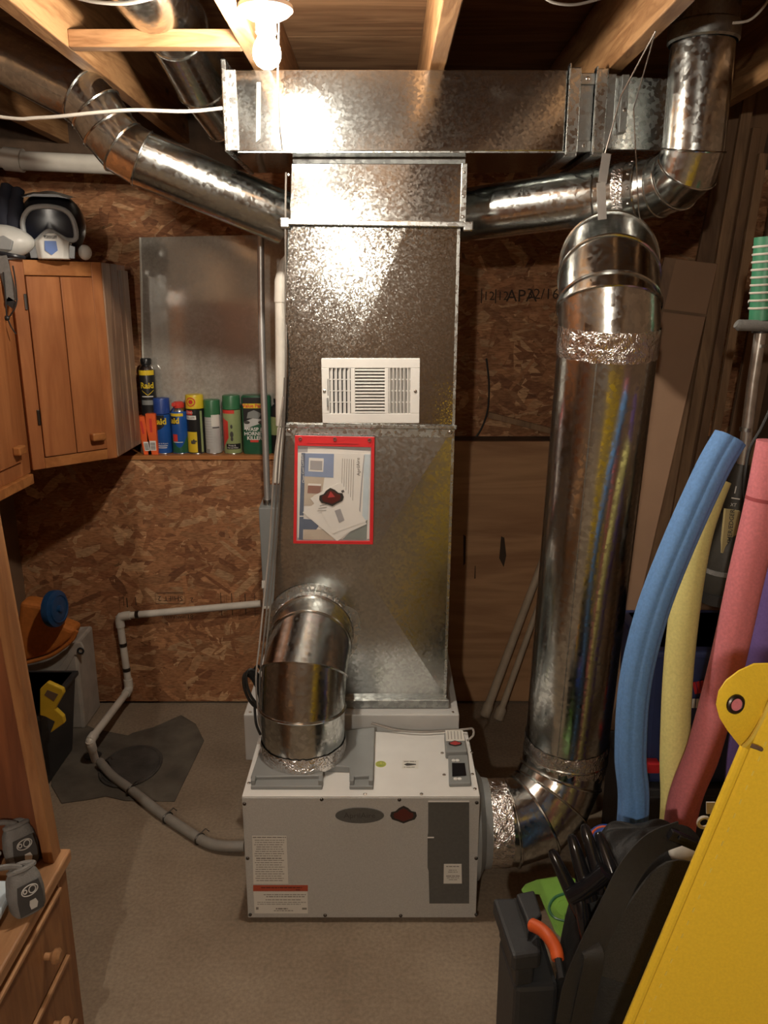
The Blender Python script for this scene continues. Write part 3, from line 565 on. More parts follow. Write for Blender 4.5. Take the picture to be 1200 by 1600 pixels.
# warning labels
def flab(name, pts, mat): return MB().prism([fp(u, v) for u, v in pts], (0,-.0006,0)).build(name, M[mat], t)
flab('instruction_label', ((394,1306),(447.5,1306),(450.5,1381),(396,1381)), 'label')
r_ = random.Random(4); rows = [(395, 447, 1307.3, 1.6)]
for k in range(19): v = 1312+k*3.5; rows.append((398+r_.uniform(-1,3), 445-r_.uniform(0,6), v, 1.1 if k != 8 else 1.8))
lines(t, lambda u, v: fp(u, v, .0009), rows, 'print', 5)
flab('warning_label', ((396,1392),(480.5,1392),(481,1427),(398,1427)), 'label'); flab('red_warning_bar', ((395.5,1383),(481,1383),(481,1392.5),(395.5,1392.5)), 'redbar')
lines(t, lambda u, v: fp(u, v, .0009), [(408,472,1386,1.5),(462,470,1389.5,1.2)], 'maroon', 6)
lines(t, lambda u, v: fp(u, v, .0009), [(412,478,1397,1.2),(416,476,1400,1.4),(415,470,1405,1.2),(402,478,1409,1),(402,470,1412,1),(431,450,1418.5,2),(428,458,1422,1.2),(400,404,1417,4),(472,480,1418,3)], 'print', 8)
for u, v in ((382,1256),(502.5,1249),(624,1249.5),(745,1254),(387,1341),(744,1341),(391,1429),(508,1430),(626,1430.5),(744,1429)): screw(t, fp(u, v), (0,-1,0), .0055, 'screwd')
for u, v in ((570.5,1241),(658.5,1241),(742,1233),(738,1210),(737,1176),(694,1211),(691,1177),(389,1224)): screw(t, tp(u, v), (0,0,1), .0055)
# duct collar plate on the top
PLT = [(408,1163),(555,1140),(586,1145),(584,1235),(545,1236),(545,1222),(505,1220),(505,1235),(392,1236),(392,1224)]
cpz = .022
pp = [tp(u, v) for u, v in [(412,1164),(586,1145),(583.5,1222),(546,1224),(546,1208),(505,1206),(505,1222),(392,1224)]]
MB().prism(pp, (0,0,cpz)).build('duct_collar_plate', M['gplast'], t, bevel=.003)
for u0, u1 in ((392, 505), (546, 583.5)):
    a, c = tp(u0, 1234), tp(u1, 1222); MB().box(a.x, c.x, a.y, c.y+.01, z1+.002, z1+.013).build('collar_tab', M['gplast'], t, bevel=.002)
    for u in (u0+4, u1-4): p = tp(u, 1230); MB().box(p.x-.006, p.x+.006, p.y-.006, p.y+.02, z1+.012, z1+.028).build('collar_clip', M['gplast'], t, bevel=.002)
sm_ = tp(595, 1194); MB().lathe([(.0001,0),(.0165,0),(.0165,.0008),(.0001,.0009)], sm_, seg=28).build('green_sticker', plain('lime_sticker', (.50,.52,.10), .5), t)
m = MB(); m.torus(sm_+Vector((0,0,.001)), (0,0,1), .012, .0006, 24, 4)
for dx in (-.005, .005): m.lathe([(.0015,.0009),(.0015,.0014)], sm_+Vector((dx,.004,0)), seg=8)
m.tube([sm_+Vector((.008*math.sin(a), -.008*math.cos(a)+.001, .0012)) for a in [-1.1+.22*k for k in range(11)]], .0007, 5); m.build('sticker_face', M['cgreen'], t)
MB().prism([tp(u, v) for u, v in ((629,1188),(654,1188),(653.5,1201),(628,1201))], (0,0,.0006)).build('airflow_sticker', M['label'], t)
m = MB(); q = [tp(u, v, .001) for u, v in ((631,1195),(636,1192.6),(650,1194),(650,1195.6),(636,1197))]; m.add(q, [tuple(range(5))[::-1]]); m.build('arrow_print', M['ink'], t)
lines(t, lambda u, v: tp(u, v, .001), [(631,650,1189.6,1.3),(631,648,1198.6,1)], 'print', 2)
# control module
cp = MB().prism([tp(u, v) for u, v in ((700,1180),(730.5,1180),(736,1229),(701.5,1230))], (0,0,.012)).build('control_panel', M['gplast'], t, bevel=.003)
MB().prism([tp(u, v, .013) for u, v in ((706,1199),(726,1199),(728.5,1218),(706.5,1219.5))], (0,0,.002)).build('display_screen', M['gloss'], t)
for u, v in ((708.5,1194),(714.5,1194),(711.5,1223),(718,1223)): MB().lathe([(.006,0),(.006,.002),(.004,.003)], tp(u, v, .012), seg=12).build('button', M['white'], t, True)
MB().prism([tp(u, v) for u, v in ((694,1155),(724,1155),(730,1185),(696,1186))], (0,0,.026)).build('sensor_cover', M['gplast'], t, bevel=.004)
MB().prism([tp(u, v-6, .0275) for u, v in ((695.5,1159),(722.5,1159),(726,1176),(696.5,1176.5))], (0,0,.0008)).build('sticker', M['label'], t)
m = MB()
for k in range(5): u = 699+k*5; m.add([tp(u, 1155, .029), tp(u+1, 1155, .029), tp(u+2, 1168, .029), tp(u+1, 1168, .029)], [(0,1,2,3)])
m.build('printed_lines', M['print'], t)
cb2 = tp(711, 1174, .0275); badge(t, lambda x, y_, n: cb2+Vector((x, y_, n)), .021, M['mark'], M['maroonl'])
# outlet flange on the right side
oc = Vector((x1, (YD+yd2)/2-.01, (z0+z1)/2+.0))
MB().lathe([(.165, 0), (.165, .012), (.135, .03), (.132, .05)], oc, (1,0,0), 40).build('outlet_collar', M['gplast'], t, True)
# =================================================================== ROUND DUCT: plenum to dehumidifier
ce = tp(475, 1183, cpz); RD = .127
t = thing('inlet_duct_elbow', 'round galvanized elbow curving from the plenum into the dehumidifier top', 'duct', (ce.x, ce.y, ce.z))
zc = .75; xcl = -.232
pts = [Vector((xcl, YP-.004, zc)), Vector((xcl, 2.385, zc))]+[Vector((xcl+(ce.x-xcl)*k, ce.y+(2.385-ce.y)*(1-math.sin(k*math.pi/2)), ce.z+.09+(zc-ce.z-.09)*math.cos(k*math.pi/2))) for k in (.36, .70, 1.0)]+[ce]
pts[2] = Vector((xcl, 2.305, .746)); pts[3] = Vector((ce.x+.006, 2.205, .70)); pts[4] = Vector((ce.x, ce.y, .600))
duct(t, pts, [RD*1.03, RD*1.01, RD, RD, RD, RD*.985], M['pipe'], bead=.004)
MB().lathe([(RD*1.02,0),(RD+.03,0),(RD+.03,.003),(RD*1.02,.004)], (xcl, YP-.008, zc), (0,-1,0), 48, False).build('collar_flange', M['galv'], t, True)
# dovetail crimps
for k in range(40):
    a = 2*math.pi*k/40; e = Vector((math.cos(a), 0, math.sin(a))); tt = Vector((-math.sin(a), 0, math.cos(a)))
    MB().obox(Vector((xcl, YP-.030, zc))+e*(RD*1.025+.002), tt*.0075, Vector((0,.012,0)), e*.002).build('crimp_tab', M['foil'], t)
tape_ring(t, ce+Vector((0,0,.022)), (0,0,1), RD, .05, .003, 72, 7, seed=5)
# =================================================================== ROUND DUCT: dehumidifier outlet up the right side
t = thing('outlet_duct', 'large round galvanized duct rising beside the pool noodles', 'duct', (.58, 2.25, .2))
pt, pbm = PD(951, 520, 2.06), PD(884, 1165, 2.52)
o1 = oc+Vector((.05,0,0)); bx = pbm.x
p2 = pbm+Vector((0,0,-.02))
a0_ = o1+Vector((.07,0,0)); bend = arc(a0_, p2, (1,0,0), (0,-.1,1), 4)
ptop = PD(951, 480, 2.05)
back = [ptop, PD(951, 436, 2.09), PD(951, 413, 2.16), PD(950, 430, 2.34), PD(945, 444, 2.75)]
path = [o1]+bend+[pt]+back
duct(t, path, RD, M['pipe'], bead=.004, names=['pipe_length']+['elbow_gore']*4+['pipe_length', 'pipe_length']+['elbow_gore']*3+['pipe_length'], skip=(6,))
ax = (pt-p2).normalized(); tape_ring(t, pt-ax*.02, ax, RD, .075, .0022, 84, 8, seed=9); tape_ring(t, p2+ax*.01, ax, RD, .11, .004, 72, 9, seed=11); tape_ring(t, o1+Vector((.02,0,0)), (1,0,0), RD, .085, .004, 72, 8, seed=12)
e = Vector((-.42,-.9,0)).normalized()*(RD+.0005); MB().bar(p2+e+ax*.06, pt+e-ax*.06, .0035, .002, e).build('lock_seam', M['galvd'], t)
fl = ax.cross(Vector((1,0,0))); MB().torus(back[0]+(back[1]-back[0])*.02, (back[1]-back[0]), RD+.002, .004, 48, 6).build('seam_bead', M['pipe'], t, True)
# =================================================================== ROUND DUCT: branch on the right
t = thing('branch_pipe', 'round branch pipe turning up beside the trunk duct end', 'duct', P(1090, 200, 2.22))
V0 = P(1090, 30, 2.215); V1 = P(1083, 235, 2.215); V0 = Vector((V1.x, 2.215, ZJ+.16)); H1 = P(1000, 298, 2.36); H0 = Vector((P(724, 333, 2.52).x, 2.60, P(724, 333, 2.52).z))
bend = arc(V1, H1, (0,0,-1), (H0-H1), 4)
duct(t, [V0]+bend+[H1+(H0-H1)*.22, H0], .077, M['pipe'], bead=.003, names=['pipe_length']+['elbow_gore']*4+['pipe_length']*2)
dh = (H0-H1).normalized()
for k in range(12):
    a = math.pi*2*k/12; e1, e2 = frame(dh); p = H1+dh*.02+(e1*math.cos(a)+e2*math.sin(a))*.0775; screw(t, p, (e1*math.cos(a)+e2*math.sin(a)), .0045, 'chrome')
tape_ring(t, H1+dh*.05, dh, .077, .03, .001, 40, 3, seed=4)
# black flexible top
MB().lathe([(.082,-.09),(.086,-.085),(.086,-.05),(.08,-.045),(.08,.02)], (V1.x, 2.215, ZJ+.10), seg=32, cap=False).build('top_collar', M['galvd'], t, True)
# =================================================================== ROUND DUCT: left branch
t = thing('branch_pipe', 'round branch pipe with a ribbed elbow above the wooden cabinets', 'duct', P(180, 215, 2.4))
A0, A1 = P(-95, 30, 2.51), P(128, 150, 2.46); B1, B0 = P(222, 248, 2.46), P(446, 342, 2.60)
duct(t, [A0, A1]+[P(150, 172, 2.46), P(168, 202, 2.46), P(192, 230, 2.46)]+[B1, B0], .077, M['galvd' if 0 else 'pipe'], bead=.003, names=['pipe_length']+['elbow_gore']*4+['pipe_length'])
# duct in the joist bay
t = thing('joist_bay_pipe', 'round pipe running between the joists left of the bulb', 'duct', P(290, 110, 2.6))
duct(t, [Vector((-.565, 1.2, 2.52)), Vector((-.562, 2.42, 2.50)), P(318, 128, 2.66), P(352, 175, 2.75), P(380, 180, 2.8)], .086, M['pipe'], bead=.003, names=['pipe_length','pipe_length','elbow_gore','elbow_gore'])
# =================================================================== PIPES AND CABLES
def cable(name, pts, r, mat, label, cat='cable', seg=8, smooth_n=0):
    o = MB().tube(smoothpath(pts) if smooth_n else pts, r, seg).build(name, M[mat], None, True); return tag(o, label, cat)
def smoothpath(pts, n=6):
    pts = [Vector(p) for p in pts]; out = []
    for i in range(len(pts)-1):
        p0, p1, p2, p3 = pts[max(i-1,0)], pts[i], pts[i+1], pts[min(i+2, len(pts)-1)]
        for k in range(n):
            s = k/n; out.append(.5*((2*p1)+(p2-p0)*s+(2*p0-5*p1+4*p2-p3)*s*s+(3*p1-p0-3*p2+p3)*s**3))
    return out+[pts[-1]]
# white drain pipe along the left back wall
t = thing('waste_pipe', 'white plastic waste pipe running below the joists at left', 'pipe', P(60, 252, 3.2))
MB().tube([Vector((XL+.01, 3.15, P(-60, 240, 3.15).z)), P(12, 248, 3.15)], .033, 20).build('fitting', M['pvc'], t, True); MB().tube([P(8, 248, 3.15), P(36, 251, 3.15)], .041, 20).build('coupling', M['pvc'], t, True)
MB().tube([P(30, 251, 3.15), P(180, 258, 3.15), P(330, 262, 3.15)], .033, 20).build('pipe', M['pvc'], t, True)
cable('cable', smoothpath([Vector((XL+.01, 2.25, 2.33)), P(-20, 180, 2.25), P(60, 184, 2.25), P(150, 176, 2.25), P(210, 172, 2.25), P(290, 174, 2.28), P(347, 169, 2.33)]), .0045, 'wirew', 'pale cable stapled across under the joists', smooth_n=0)
cable('cable', smoothpath([P(110, -6, 1.95), P(150, 3, 1.95), P(200, 5, 1.95), P(250, -6, 1.95)]), .004, 'wirew', 'pale cable loop at the top edge left of the lamp')
cable('cable', smoothpath([P(845, -8, 1.95), P(865, 4, 1.95), P(900, 7, 1.95), P(945, -4, 1.95)]), .003, 'wire', 'thin grey cable loop between the middle joists at the top')
cable('cable', smoothpath([P(1205, -8, 2.1), P(1190, 15, 2.1), P(1170, 32, 2.1), P(1145, 36, 2.1)]), .003, 'wirew', 'thin pale cable curving into the top of the right branch pipe')
# conduit with box
t = thing('conduit', 'bare steel electrical conduit rising in front of the insecticide cans', 'conduit', P(418, 800, 3.0))
MB().tube(smoothpath([P(420, 297, 3.1), P(412, 315, 3.06), P(407.5, 345, 3.04), P(407.5, 400, 3.04), P(409, 520, 3.04), P(413, 640, 3.04), P(418, 790, 3.04), P(420.5, 870, 3.04)]), .0125, 14).build('pipe', M['steel'], t, True)
MB().tube([P(418, 780, 3.04), P(418.6, 797, 3.04)], .018, 14).build('connector', M['galv'], t, True)
t = thing('disconnect_box', 'tall grey metal electrical box behind the cable bundle', 'box', P(420, 948, 3.1))
a, c = P(405, 782, 3.0), P(450, 950, 3.0)
MB().hexa([(a.x,3.0,c.z),(c.x,3.0,c.z),(c.x,3.28,c.z),(a.x,3.28,c.z),(a.x-.004,3.0,a.z-.03),(c.x,3.0,a.z-.03),(c.x,3.28,a.z),(a.x-.004,3.28,a.z)]).build('enclosure', M['greyt'] if 0 else M['gplast'], t, bevel=.004)
MB().prism([P(u, v, 2.998) for u, v in ((409,907),(416,907),(416,919),(409,919))], (0,-.001,0)).build('sticker', M['label'], t)
MB().box(a.x-.004, c.x, 2.992, 3.0, c.z, c.z+.008).build('bottom_lip', M['pvc'], t)
# white line-set cover pipe
t = thing('standpipe', 'ivory plastic standpipe beside the left plenum edge', 'pipe', P(438, 668, 2.75))
MB().tube([P(439, 665, 2.75), P(438, 470, 2.75)], .018, 20).build('pipe', M['pvc'], t, True)
MB().tube([P(438, 472, 2.75), P(438.5, 440, 2.75), P(443, 412, 2.75), P(450, 400, 2.75)], [.0205, .0205, .016, .010], 20).build('tapered_top', M['pvc'], t, True)
MB().bar(P(439, 668, 2.74), P(431, 755, 2.74), .024, .012, (0,-1,0)).build('lower_channel', M['pvc'], t, bevel=.003)
# cable bundle down the plenum edge
for i, (du, mt, lb) in enumerate([(0, 'wired', 'grey control cable nearest the plenum edge'), (-5, 'wired', 'grey control cable in the middle of the bundle beside the plenum'), (-11, 'wire', 'pale control cable at the outer left of the bundle')]):
    top = [P(447, 270, 2.44), P(446, 340, 2.40), P(446.5, 480, 2.44)] if i == 0 else []
    Y0 = 2.40-.004*i
    cable('control_cable', smoothpath(top+[P(447+du*.4, 560+i*30, Y0), P(444+du*.6, 660, Y0), P(440+du, 720, Y0), P(432+du, 850, Y0), P(424+du, 930, Y0-.05), P(417+du, 1000, 2.28), P(411+du, 1060, 2.24), P(409+du*.5, 1110, 2.24), P(409, 1140, 2.26)]), .0028, mt, lb)
# black coiled cord
t = thing('coiled_power_cord', 'black power cord coiled beside the round elbow', 'cord', P(392, 1100, 2.33))
for k in range(6):
    c = P(393+k*1.4, 1080-k*1.2, 2.33-.006*k); e1 = Vector((.32, .1, .25)).normalized(); e2 = Vector((.28, .1, -.9)).normalized(); rr_ = (.020+.003*(k % 3), .062+.004*(k % 2))
    MB().tube([c+e1*rr_[0]*math.cos(a)+e2*rr_[1]*math.sin(a) for a in [2*math.pi*q/24 for q in range(24)]], .0042, 8, closed=True).build('cord_loop', M['black'], t, True)
MB().tube(smoothpath([P(395, 1050, 2.32), P(402, 1040, 2.3), P(408, 1048, 2.3)]), .004, 8).build('tie', M['black'], t, True)
MB().tube(smoothpath([P(398, 1105, 2.32), P(400, 1130, 2.3), P(407, 1148, 2.3)]), .0042, 8).build('cord_tail', M['black'], t, True)
# cable along the back of the dehumidifier
cable('sensor_cable', smoothpath([tp(580, 1143, .03), tp(620, 1146, .012), tp(660, 1149, .012), tp(700, 1147, .012), tp(728, 1148, .02), tp(738, 1152, .03), tp(739, 1162, .03), tp(730, 1166, .02)]), .0035, 'wire', 'thin cable lying along the rear edge of the dehumidifier top')
# condensate drain pipe on the OSB
t = thing('drain_pipe', 'white drain pipe dropping from the wall to the sump', 'pipe', PZ(150, 1195, 0))
YW = YB-.03
q = [P(408, 943, YW), P(186, 963, YW), P(202, 1077, YW), PZ(140, 1158, .12), PZ(149, 1188, .01)]
MB().tube([q[0], q[1]], .0155, 16).build('pipe_run', M['pvc'], t, True); MB().tube([q[1], q[2]], .0155, 16).build('pipe_run', M['pvc'], t, True); MB().tube([q[2], q[3]], .0155, 16).build('pipe_run', M['pvc'], t, True); MB().tube([q[3], q[4]], .0155, 16).build('pipe_run', M['pvc'], t, True)
for i in (1, 2, 3):
    d0, d1 = (q[i-1]-q[i]).normalized(), (q[i+1]-q[i]).normalized(); MB().tube(smoothpath([q[i]+d0*.05, q[i]+d0*.015+d1*.002, q[i]+d1*.015+d0*.002, q[i]+d1*.05]), .0195, 16).build('elbow_fitting', M['pvc'], t, True)
for i, f in ((0, .87), (1, .38), (1, .72)):
    p = q[i].lerp(q[i+1], f); d = (q[i+1]-q[i]).normalized(); MB().tube([p-d*.008, p+d*.008], .0175, 16).build('strap', M['screwd'], t, True)
# grey hose to the dehumidifier
t = thing('condensate_hose', 'grey condensate hose with clips lying across the floor', 'hose', PZ(270, 1270, 0))
hp = [PZ(156, 1190, .03), PZ(175, 1212, .022), PZ(205, 1234, .018), PZ(240, 1262, .018), PZ(265, 1280, .018), PZ(300, 1303, .018), PZ(325, 1317, .02), PZ(350, 1322, .025), PZ(382, 1322, .03)]
MB().tube(smoothpath(hp), .0175, 14).build('hose', M['pvcg'], t, True)
for u, v in ((163,1197),(205,1236),(262,1278),(312,1311)):
    p = PZ(u, v, .018); MB().torus(p, (hp[5]-hp[2]), .0195, .003, 18, 6).build('clip', M['screwd'], t, True); MB().tube([p+Vector((0,0,.018)), p+Vector((.02,.01,.034)), p+Vector((.034,.0,.030))], .002, 6).build('clip_tail', M['screwd'], t, True)
# sump lid
c = PZ(205, 1199, 0); t = thing('sump_lid', 'dark oval sump lid set in the dark concrete patch', 'lid', (c.x, c.y, 0))
ra, rb_ = abs(PZ(252, 1199, 0).x-PZ(158, 1199, 0).x)/2, abs(PZ(200, 1166, 0).y-PZ(200, 1232, 0).y)/2
MB().prism([c+Vector((ra*math.cos(a), rb_*math.sin(a), .004)) for a in [2*math.pi*k/36 for k in range(36)]], (0,0,.008)).build('cover', M['lid'], t, bevel=.003)
MB().prism([PZ(145, 1178, .0126)+Vector((.035*math.cos(a), .03*math.sin(a), -.006)) for a in [2*math.pi*k/20 for k in range(20)]], (0,0,.001)).build('pipe_hole', M['black'], t)
MB().tube([c+Vector((ra*.9*math.cos(a), rb_*.9*math.sin(a), .012)) for a in [2*math.pi*k/36 for k in range(36)]], .003, 6, closed=True).build('rim_ring', M['lid'], t, True)
# =================================================================== MIRROR
YM = 3.44
t = thing('mirror', 'dusty old mirror sheet propped on the ledge behind the cans', 'mirror', P(330, 712, YM))
mc = [P(227.5, 714, YM-.025), P(452, 714, YM-.025), P(452, 366, YM), P(219, 371, YM)]
MB().prism(mc, (0,.005,0)).build('glass', M['mirror'], t)
MB().bar(mc[0]+Vector((0,-.001,0)), mc[3]+Vector((0,-.001,0)), .008, .006, (1,0,0)).build('edge_strip', M['mirredge'], t)
# =================================================================== CANS ON THE LEDGE
YC = 3.366
def zat(v): return P(300, v, YC).z
PXM = P(601, 665, YC).x-P(600, 665, YC).x
def can(u, wpx, vt, label, group='spray cans on the ledge', Y=YC, zb=None):
    p = P(u, 665, Y); r = wpx*PXM/2; z0 = zl if zb is None else zb
    t = thing('spray_can', label, 'spray can', (p.x, Y, z0), group); return t, Vector((p.x, Y, 0)), r, z0, P(u, vt, Y).z
def canbody(t, c, r, z0, z1, mat, neck=True):
    pr = [(r*.9, z0), (r*.97, z0+.002), (r, z0+.006), (r, z1-.004)]
    if neck: pr += [(r*.97, z1), (r*.8, z1+.006)]
    MB().lathe(pr, c, seg=32).build('can_body', M[mat], t, True)
    MB().lathe([(r*1.0, z0+.0005), (r*1.02, z0+.002), (r*1.0, z0+.004)], c, seg=32, cap=False).build('bottom_rim', M['csteel'], t, True)
def cap(t, c, r, z0, z1, mat, k=.98):
    MB().lathe([(r*k, z0), (r*k, z1-.006), (r*k*.95, z1-.001), (r*k*.85, z1)], c, seg=32).build('cap', M[mat], t, True)
def ctext(t, s, sz, c, r, z, a, mat, bold=0): m = MB(); text_cyl(m, s, sz, c+Vector((0,0,z)), r+.0008, a, bold=bold); m.build('lettering', M[mat], t)
def cp_(t, c, r, a0, a1, z0, z1, mat, name='label_panel', off=.0004, fn=None): cylpatch(MB(), c, r+off, a0, a1, z0, z1, 10, fn).build(name, M[mat], t)
VA = .30   # the cans are seen from the right, so their fronts turn a little to +X
# tall black can on a little carton
t = thing('small_carton', 'small plain carton under the tall black spray can', 'box', (P(236, 700, 3.385).x, 3.385, zl)); zc0 = P(235, 668, 3.385).z
MB().box(P(236,700,3.385).x-.034, P(236,700,3.385).x+.034, 3.352, 3.418, zl, zc0).build('carton', M['card'], t, bevel=.001)
MB().box(P(236,700,3.385).x-.034, P(236,700,3.385).x+.034, 3.351, 3.352, (zl+zc0)/2-.01, (zl+zc0)/2+.01).build('tape', M['cardd'], t)
t, c, r, z0, z1 = can(235.5, 24, 555, 'tall black spray can with a yellow band raised above the other cans', Y=3.376, zb=zc0)
zs = P(235, 573, 3.385).z
canbody(t, c, r, z0, zs-.012, 'cblack'); MB().lathe([(r*.95, zs-.012), (r*.75, zs+.002), (r*.5, zs+.008), (r*.5, zs+.014)], c, seg=28).build('dome', M['csteel'], t, True)
MB().lathe([(r*.55, zs+.008), (r*.68, zs+.013), (r*.7, zs+.03), (r*.6, zs+.036)], c, seg=24).build('cap', M['cblack'], t, True); MB().box(c.x-.004, c.x+.004, c.y-.035, c.y, zs+.022, zs+.034).build('nozzle', M['cblack'], t, bevel=.002)
cp_(t, c, r, -1.3, 1.3, zs-.032, zs-.012, 'cyell', 'yellow_band'); ctext(t, 'Raid', .034, c, r, zs-.075, VA-.12, 'cyell', .001)
cylpatch(MB(), c, r+.0006, -.55, 1.0, zs-.10, zs-.096, 10, lambda f: (zs-.096-.02*(1-abs(2*f-1)), zs-.093-.02*(1-abs(2*f-1)))).build('emblem_line', M['cyell'], t)
cp_(t, c, r, -.7, 1.0, zs-.155, zs-.135, 'cgrey', 'grey_panel'); cp_(t, c, r, -.6, .9, zs-.122, zs-.118, 'paper', 'print_line')
# two orange boxes
for (u0, u1, v0, v1, lean, lb) in ((213, 225, 651, 710, .02, 'slim orange box leaning at the far left of the ledge'), (227, 242, 646.5, 707.5, .0, 'slim orange box standing second from the left on the ledge')):
    Yx = 3.32; a, c2 = P(u0, v0, Yx), P(u1-2, v1, Yx); hgt = a.z-zl-.001; t = thing('insecticide_box', lb, 'box', (a.x, Yx, zl), 'orange boxes on the ledge')
    wx = (u1-u0)*PXM; L = Vector((-lean, 0, hgt)); o_ = Vector((a.x+lean, Yx, zl+.001))
    def bx(s0, s1, h0, h1, dy, th, name, mat):
        MB().hexa([o_+Vector((wx*s0,dy,0))+L*h0, o_+Vector((wx*s1,dy,0))+L*h0, o_+Vector((wx*s1,dy+th,0))+L*h0, o_+Vector((wx*s0,dy+th,0))+L*h0, o_+Vector((wx*s0,dy,0))+L*h1, o_+Vector((wx*s1,dy,0))+L*h1, o_+Vector((wx*s1,dy+th,0))+L*h1, o_+Vector((wx*s0,dy+th,0))+L*h1]).build(name, M[mat], t)
    bx(0, 1, 0, 1, 0, .075, 'carton', 'corange'); bx(.22, .86, .1, .34, -.0006, .0005, 'barcode_label', 'paper')
    for k in range(5): bx(.3, .78, .13+.036*k, .147+.036*k, -.0012, .0005, 'barcode_line', 'ink')
    bx(.35, .6, .55, .88, -.0006, .0005, 'faded_print', 'cred')
# blue can
t, c, r, z0, z1 = can(254.5, 25, 621.5, 'blue spray can with a plain blue cap beside the orange boxes'); zs = zat(645)
canbody(t, c, r, z0, zs, 'cblue', False); cap(t, c, r, zs-.001, z1, 'ccap', 1.0)
cp_(t, c, r, -1.4, .45, zs-.048, zs-.006, 'cblack', 'black_emblem', fn=lambda f: (zs-.048-.02*math.sin(f*3), zs-.006)); ctext(t, 'Raid', .036, c, r, zs-.033, -.18, 'cyell', .0012)
ctext(t, 'Ant & Roach', .009, c, r, z0+.045, .1, 'paper'); cp_(t, c, r, -.5, .7, z0+.034, z0+.037, 'paper', 'print_line'); cp_(t, c, r, -.5, .6, z0+.026, z0+.029, 'paper', 'print_line')
# blue/green can with red trigger
t, c, r, z0, z1 = can(281, 26, 620, 'blue and green spray can with a red trigger cap'); zs = zat(643)
canbody(t, c, r, z0, zs, 'cblue'); MB().lathe([(r*.92, zs), (r*.8, zs+.012), (r*.55, zs+.02)], c, seg=28).build('clear_shoulder', M['csteel'], t, True)
MB().lathe([(r*.62, zs+.016), (r*.68, zs+.022), (r*.66, zs+.036), (r*.5, zs+.042)], c, seg=24).build('cap', M['cred'], t, True); MB().box(c.x-.022, c.x-.005, c.y-.03, c.y, zs+.024, zs+.04).build('trigger', M['cred'], t, bevel=.003)
cp_(t, c, r, -1.5, 1.6, z0+.006, z0+.05, 'cdgreen', 'green_panel', fn=lambda f: (z0+.006, z0+.055+.028*math.sin(f*7+1.2))); cp_(t, c, r, -1.2, .7, zs-.016, zs-.004, 'cyell', 'yellow_band')
cp_(t, c, r, -1.4, -.15, zs-.05, zs-.018, 'cblack', 'black_emblem'); ctext(t, 'Raid', .034, c, r, zs-.035, -.62, 'cyell', .0012); cp_(t, c, r, -.75, -.1, z0+.055, z0+.085, 'cred', 'red_print', off=.0008); cp_(t, c, r, -.7, .5, z0+.05, z0+.0525, 'paper', 'print_line', off=.0009)
# yellow cap can
t, c, r, z0, z1 = can(306, 27, 616, 'black and yellow spray can with a yellow cap and red round mark'); zs = zat(637)
canbody(t, c, r, z0, zs, 'cblack', False); cap(t, c, r, zs-.001, z1, 'cyell', 1.02)
zz = (zs+z1)/2
for (ra_, mt, of) in ((.019, 'cred', .0014), (.0145, 'cyell', .0018), (.009, 'cred', .0022)):
    m = MB(); vs_ = []
    for k in range(24): a = 2*math.pi*k/24; an = -.2+ra_*math.cos(a)/r; vs_.append(c+Vector(((r*1.02+of)*math.sin(an), -(r*1.02+of)*math.cos(an), zz+ra_*math.sin(a))))
    m.add(vs_, [tuple(range(24))]); m.build('round_mark', M[mt], t)
cp_(t, c, r, -1.1, -.1, zs-.026, zs-.008, 'cred', 'red_panel'); ctext(t, 'ORTHO', .011, c, r, zs-.017, -.55, 'paper'); cp_(t, c, r, -1.1, .3, zs-.046, zs-.029, 'paper', 'white_panel'); ctext(t, 'KILLER', .013, c, r, zs-.038, -.35, 'ink')
cp_(t, c, r, -1.2, .3, z0+.008, z0+.095, 'cyell', 'yellow_panel'); ctext(t, '*', .05, c, r, z0+.040, -.1, 'ink', .003); cp_(t, c, r, .75, 1.05, z0+.008, zs-.01, 'colive', 'side_panel')
MB().ell(c+Vector((-.006,-r-.0006,z0+.050)), .010, .0008, .006, 12, 6).build('beetle_print', M['ink'], t)
# silver can
t, c, r, z0, z1 = can(332.5, 25, 624, 'silver grey spray can with a green cap'); zs = zat(646)
canbody(t, c, r, z0, zs, 'csilver', False); cap(t, c, r, zs-.001, z1, 'cgreen', 1.0); cp_(t, c, r, -1.5, .2, zs-.012, zs, 'cgreen', 'green_band'); cp_(t, c, r, .05, 1.1, zs-.05, zs-.002, 'label', 'pale_panel'); cp_(t, c, r, .15, 1.1, zs-.058, zs-.054, 'cblack', 'dark_stripe')
for k in range(9): cp_(t, c, r, -1.1, .1, zs-.03-.011*k, zs-.0285-.011*k, 'greyp', 'print_line')
cp_(t, c, r, -.8, -.3, z0+.006, z0+.022, 'cgrey', 'barcode_label')
# olive can
t, c, r, z0, z1 = can(363, 28, 617, 'pale olive spray can with a green cap and red side panel'); zs = zat(638)
canbody(t, c, r, z0, zs, 'colive', False); cap(t, c, r, zs-.001, z1, 'cgreen', .98)
cp_(t, c, r, -1.2, .45, zs-.018, zs-.003, 'cred', 'red_panel'); cp_(t, c, r, -1.4, -.3, z0+.05, zs-.03, 'cred', 'red_panel', fn=lambda f: (z0+.01+.06*f, zs-.03-.02*f)); cp_(t, c, r, -.6, 1.1, z0+.022, z0+.045, 'cblack', 'dark_band')
ctext(t, 'Wasp &', .010, c, r, z0+.038, .05, 'paper'); ctext(t, 'Hornet Killer', .009, c, r, z0+.028, .15, 'paper')
for (dz, s_) in ((.085, 1.2), (.066, .9), (.118, .8)): MB().ell(c+Vector((.003,-r-.0006,z0+dz)), .006*s_, .0008, .011*s_, 12, 6).build('wasp_print', M['ink'], t)
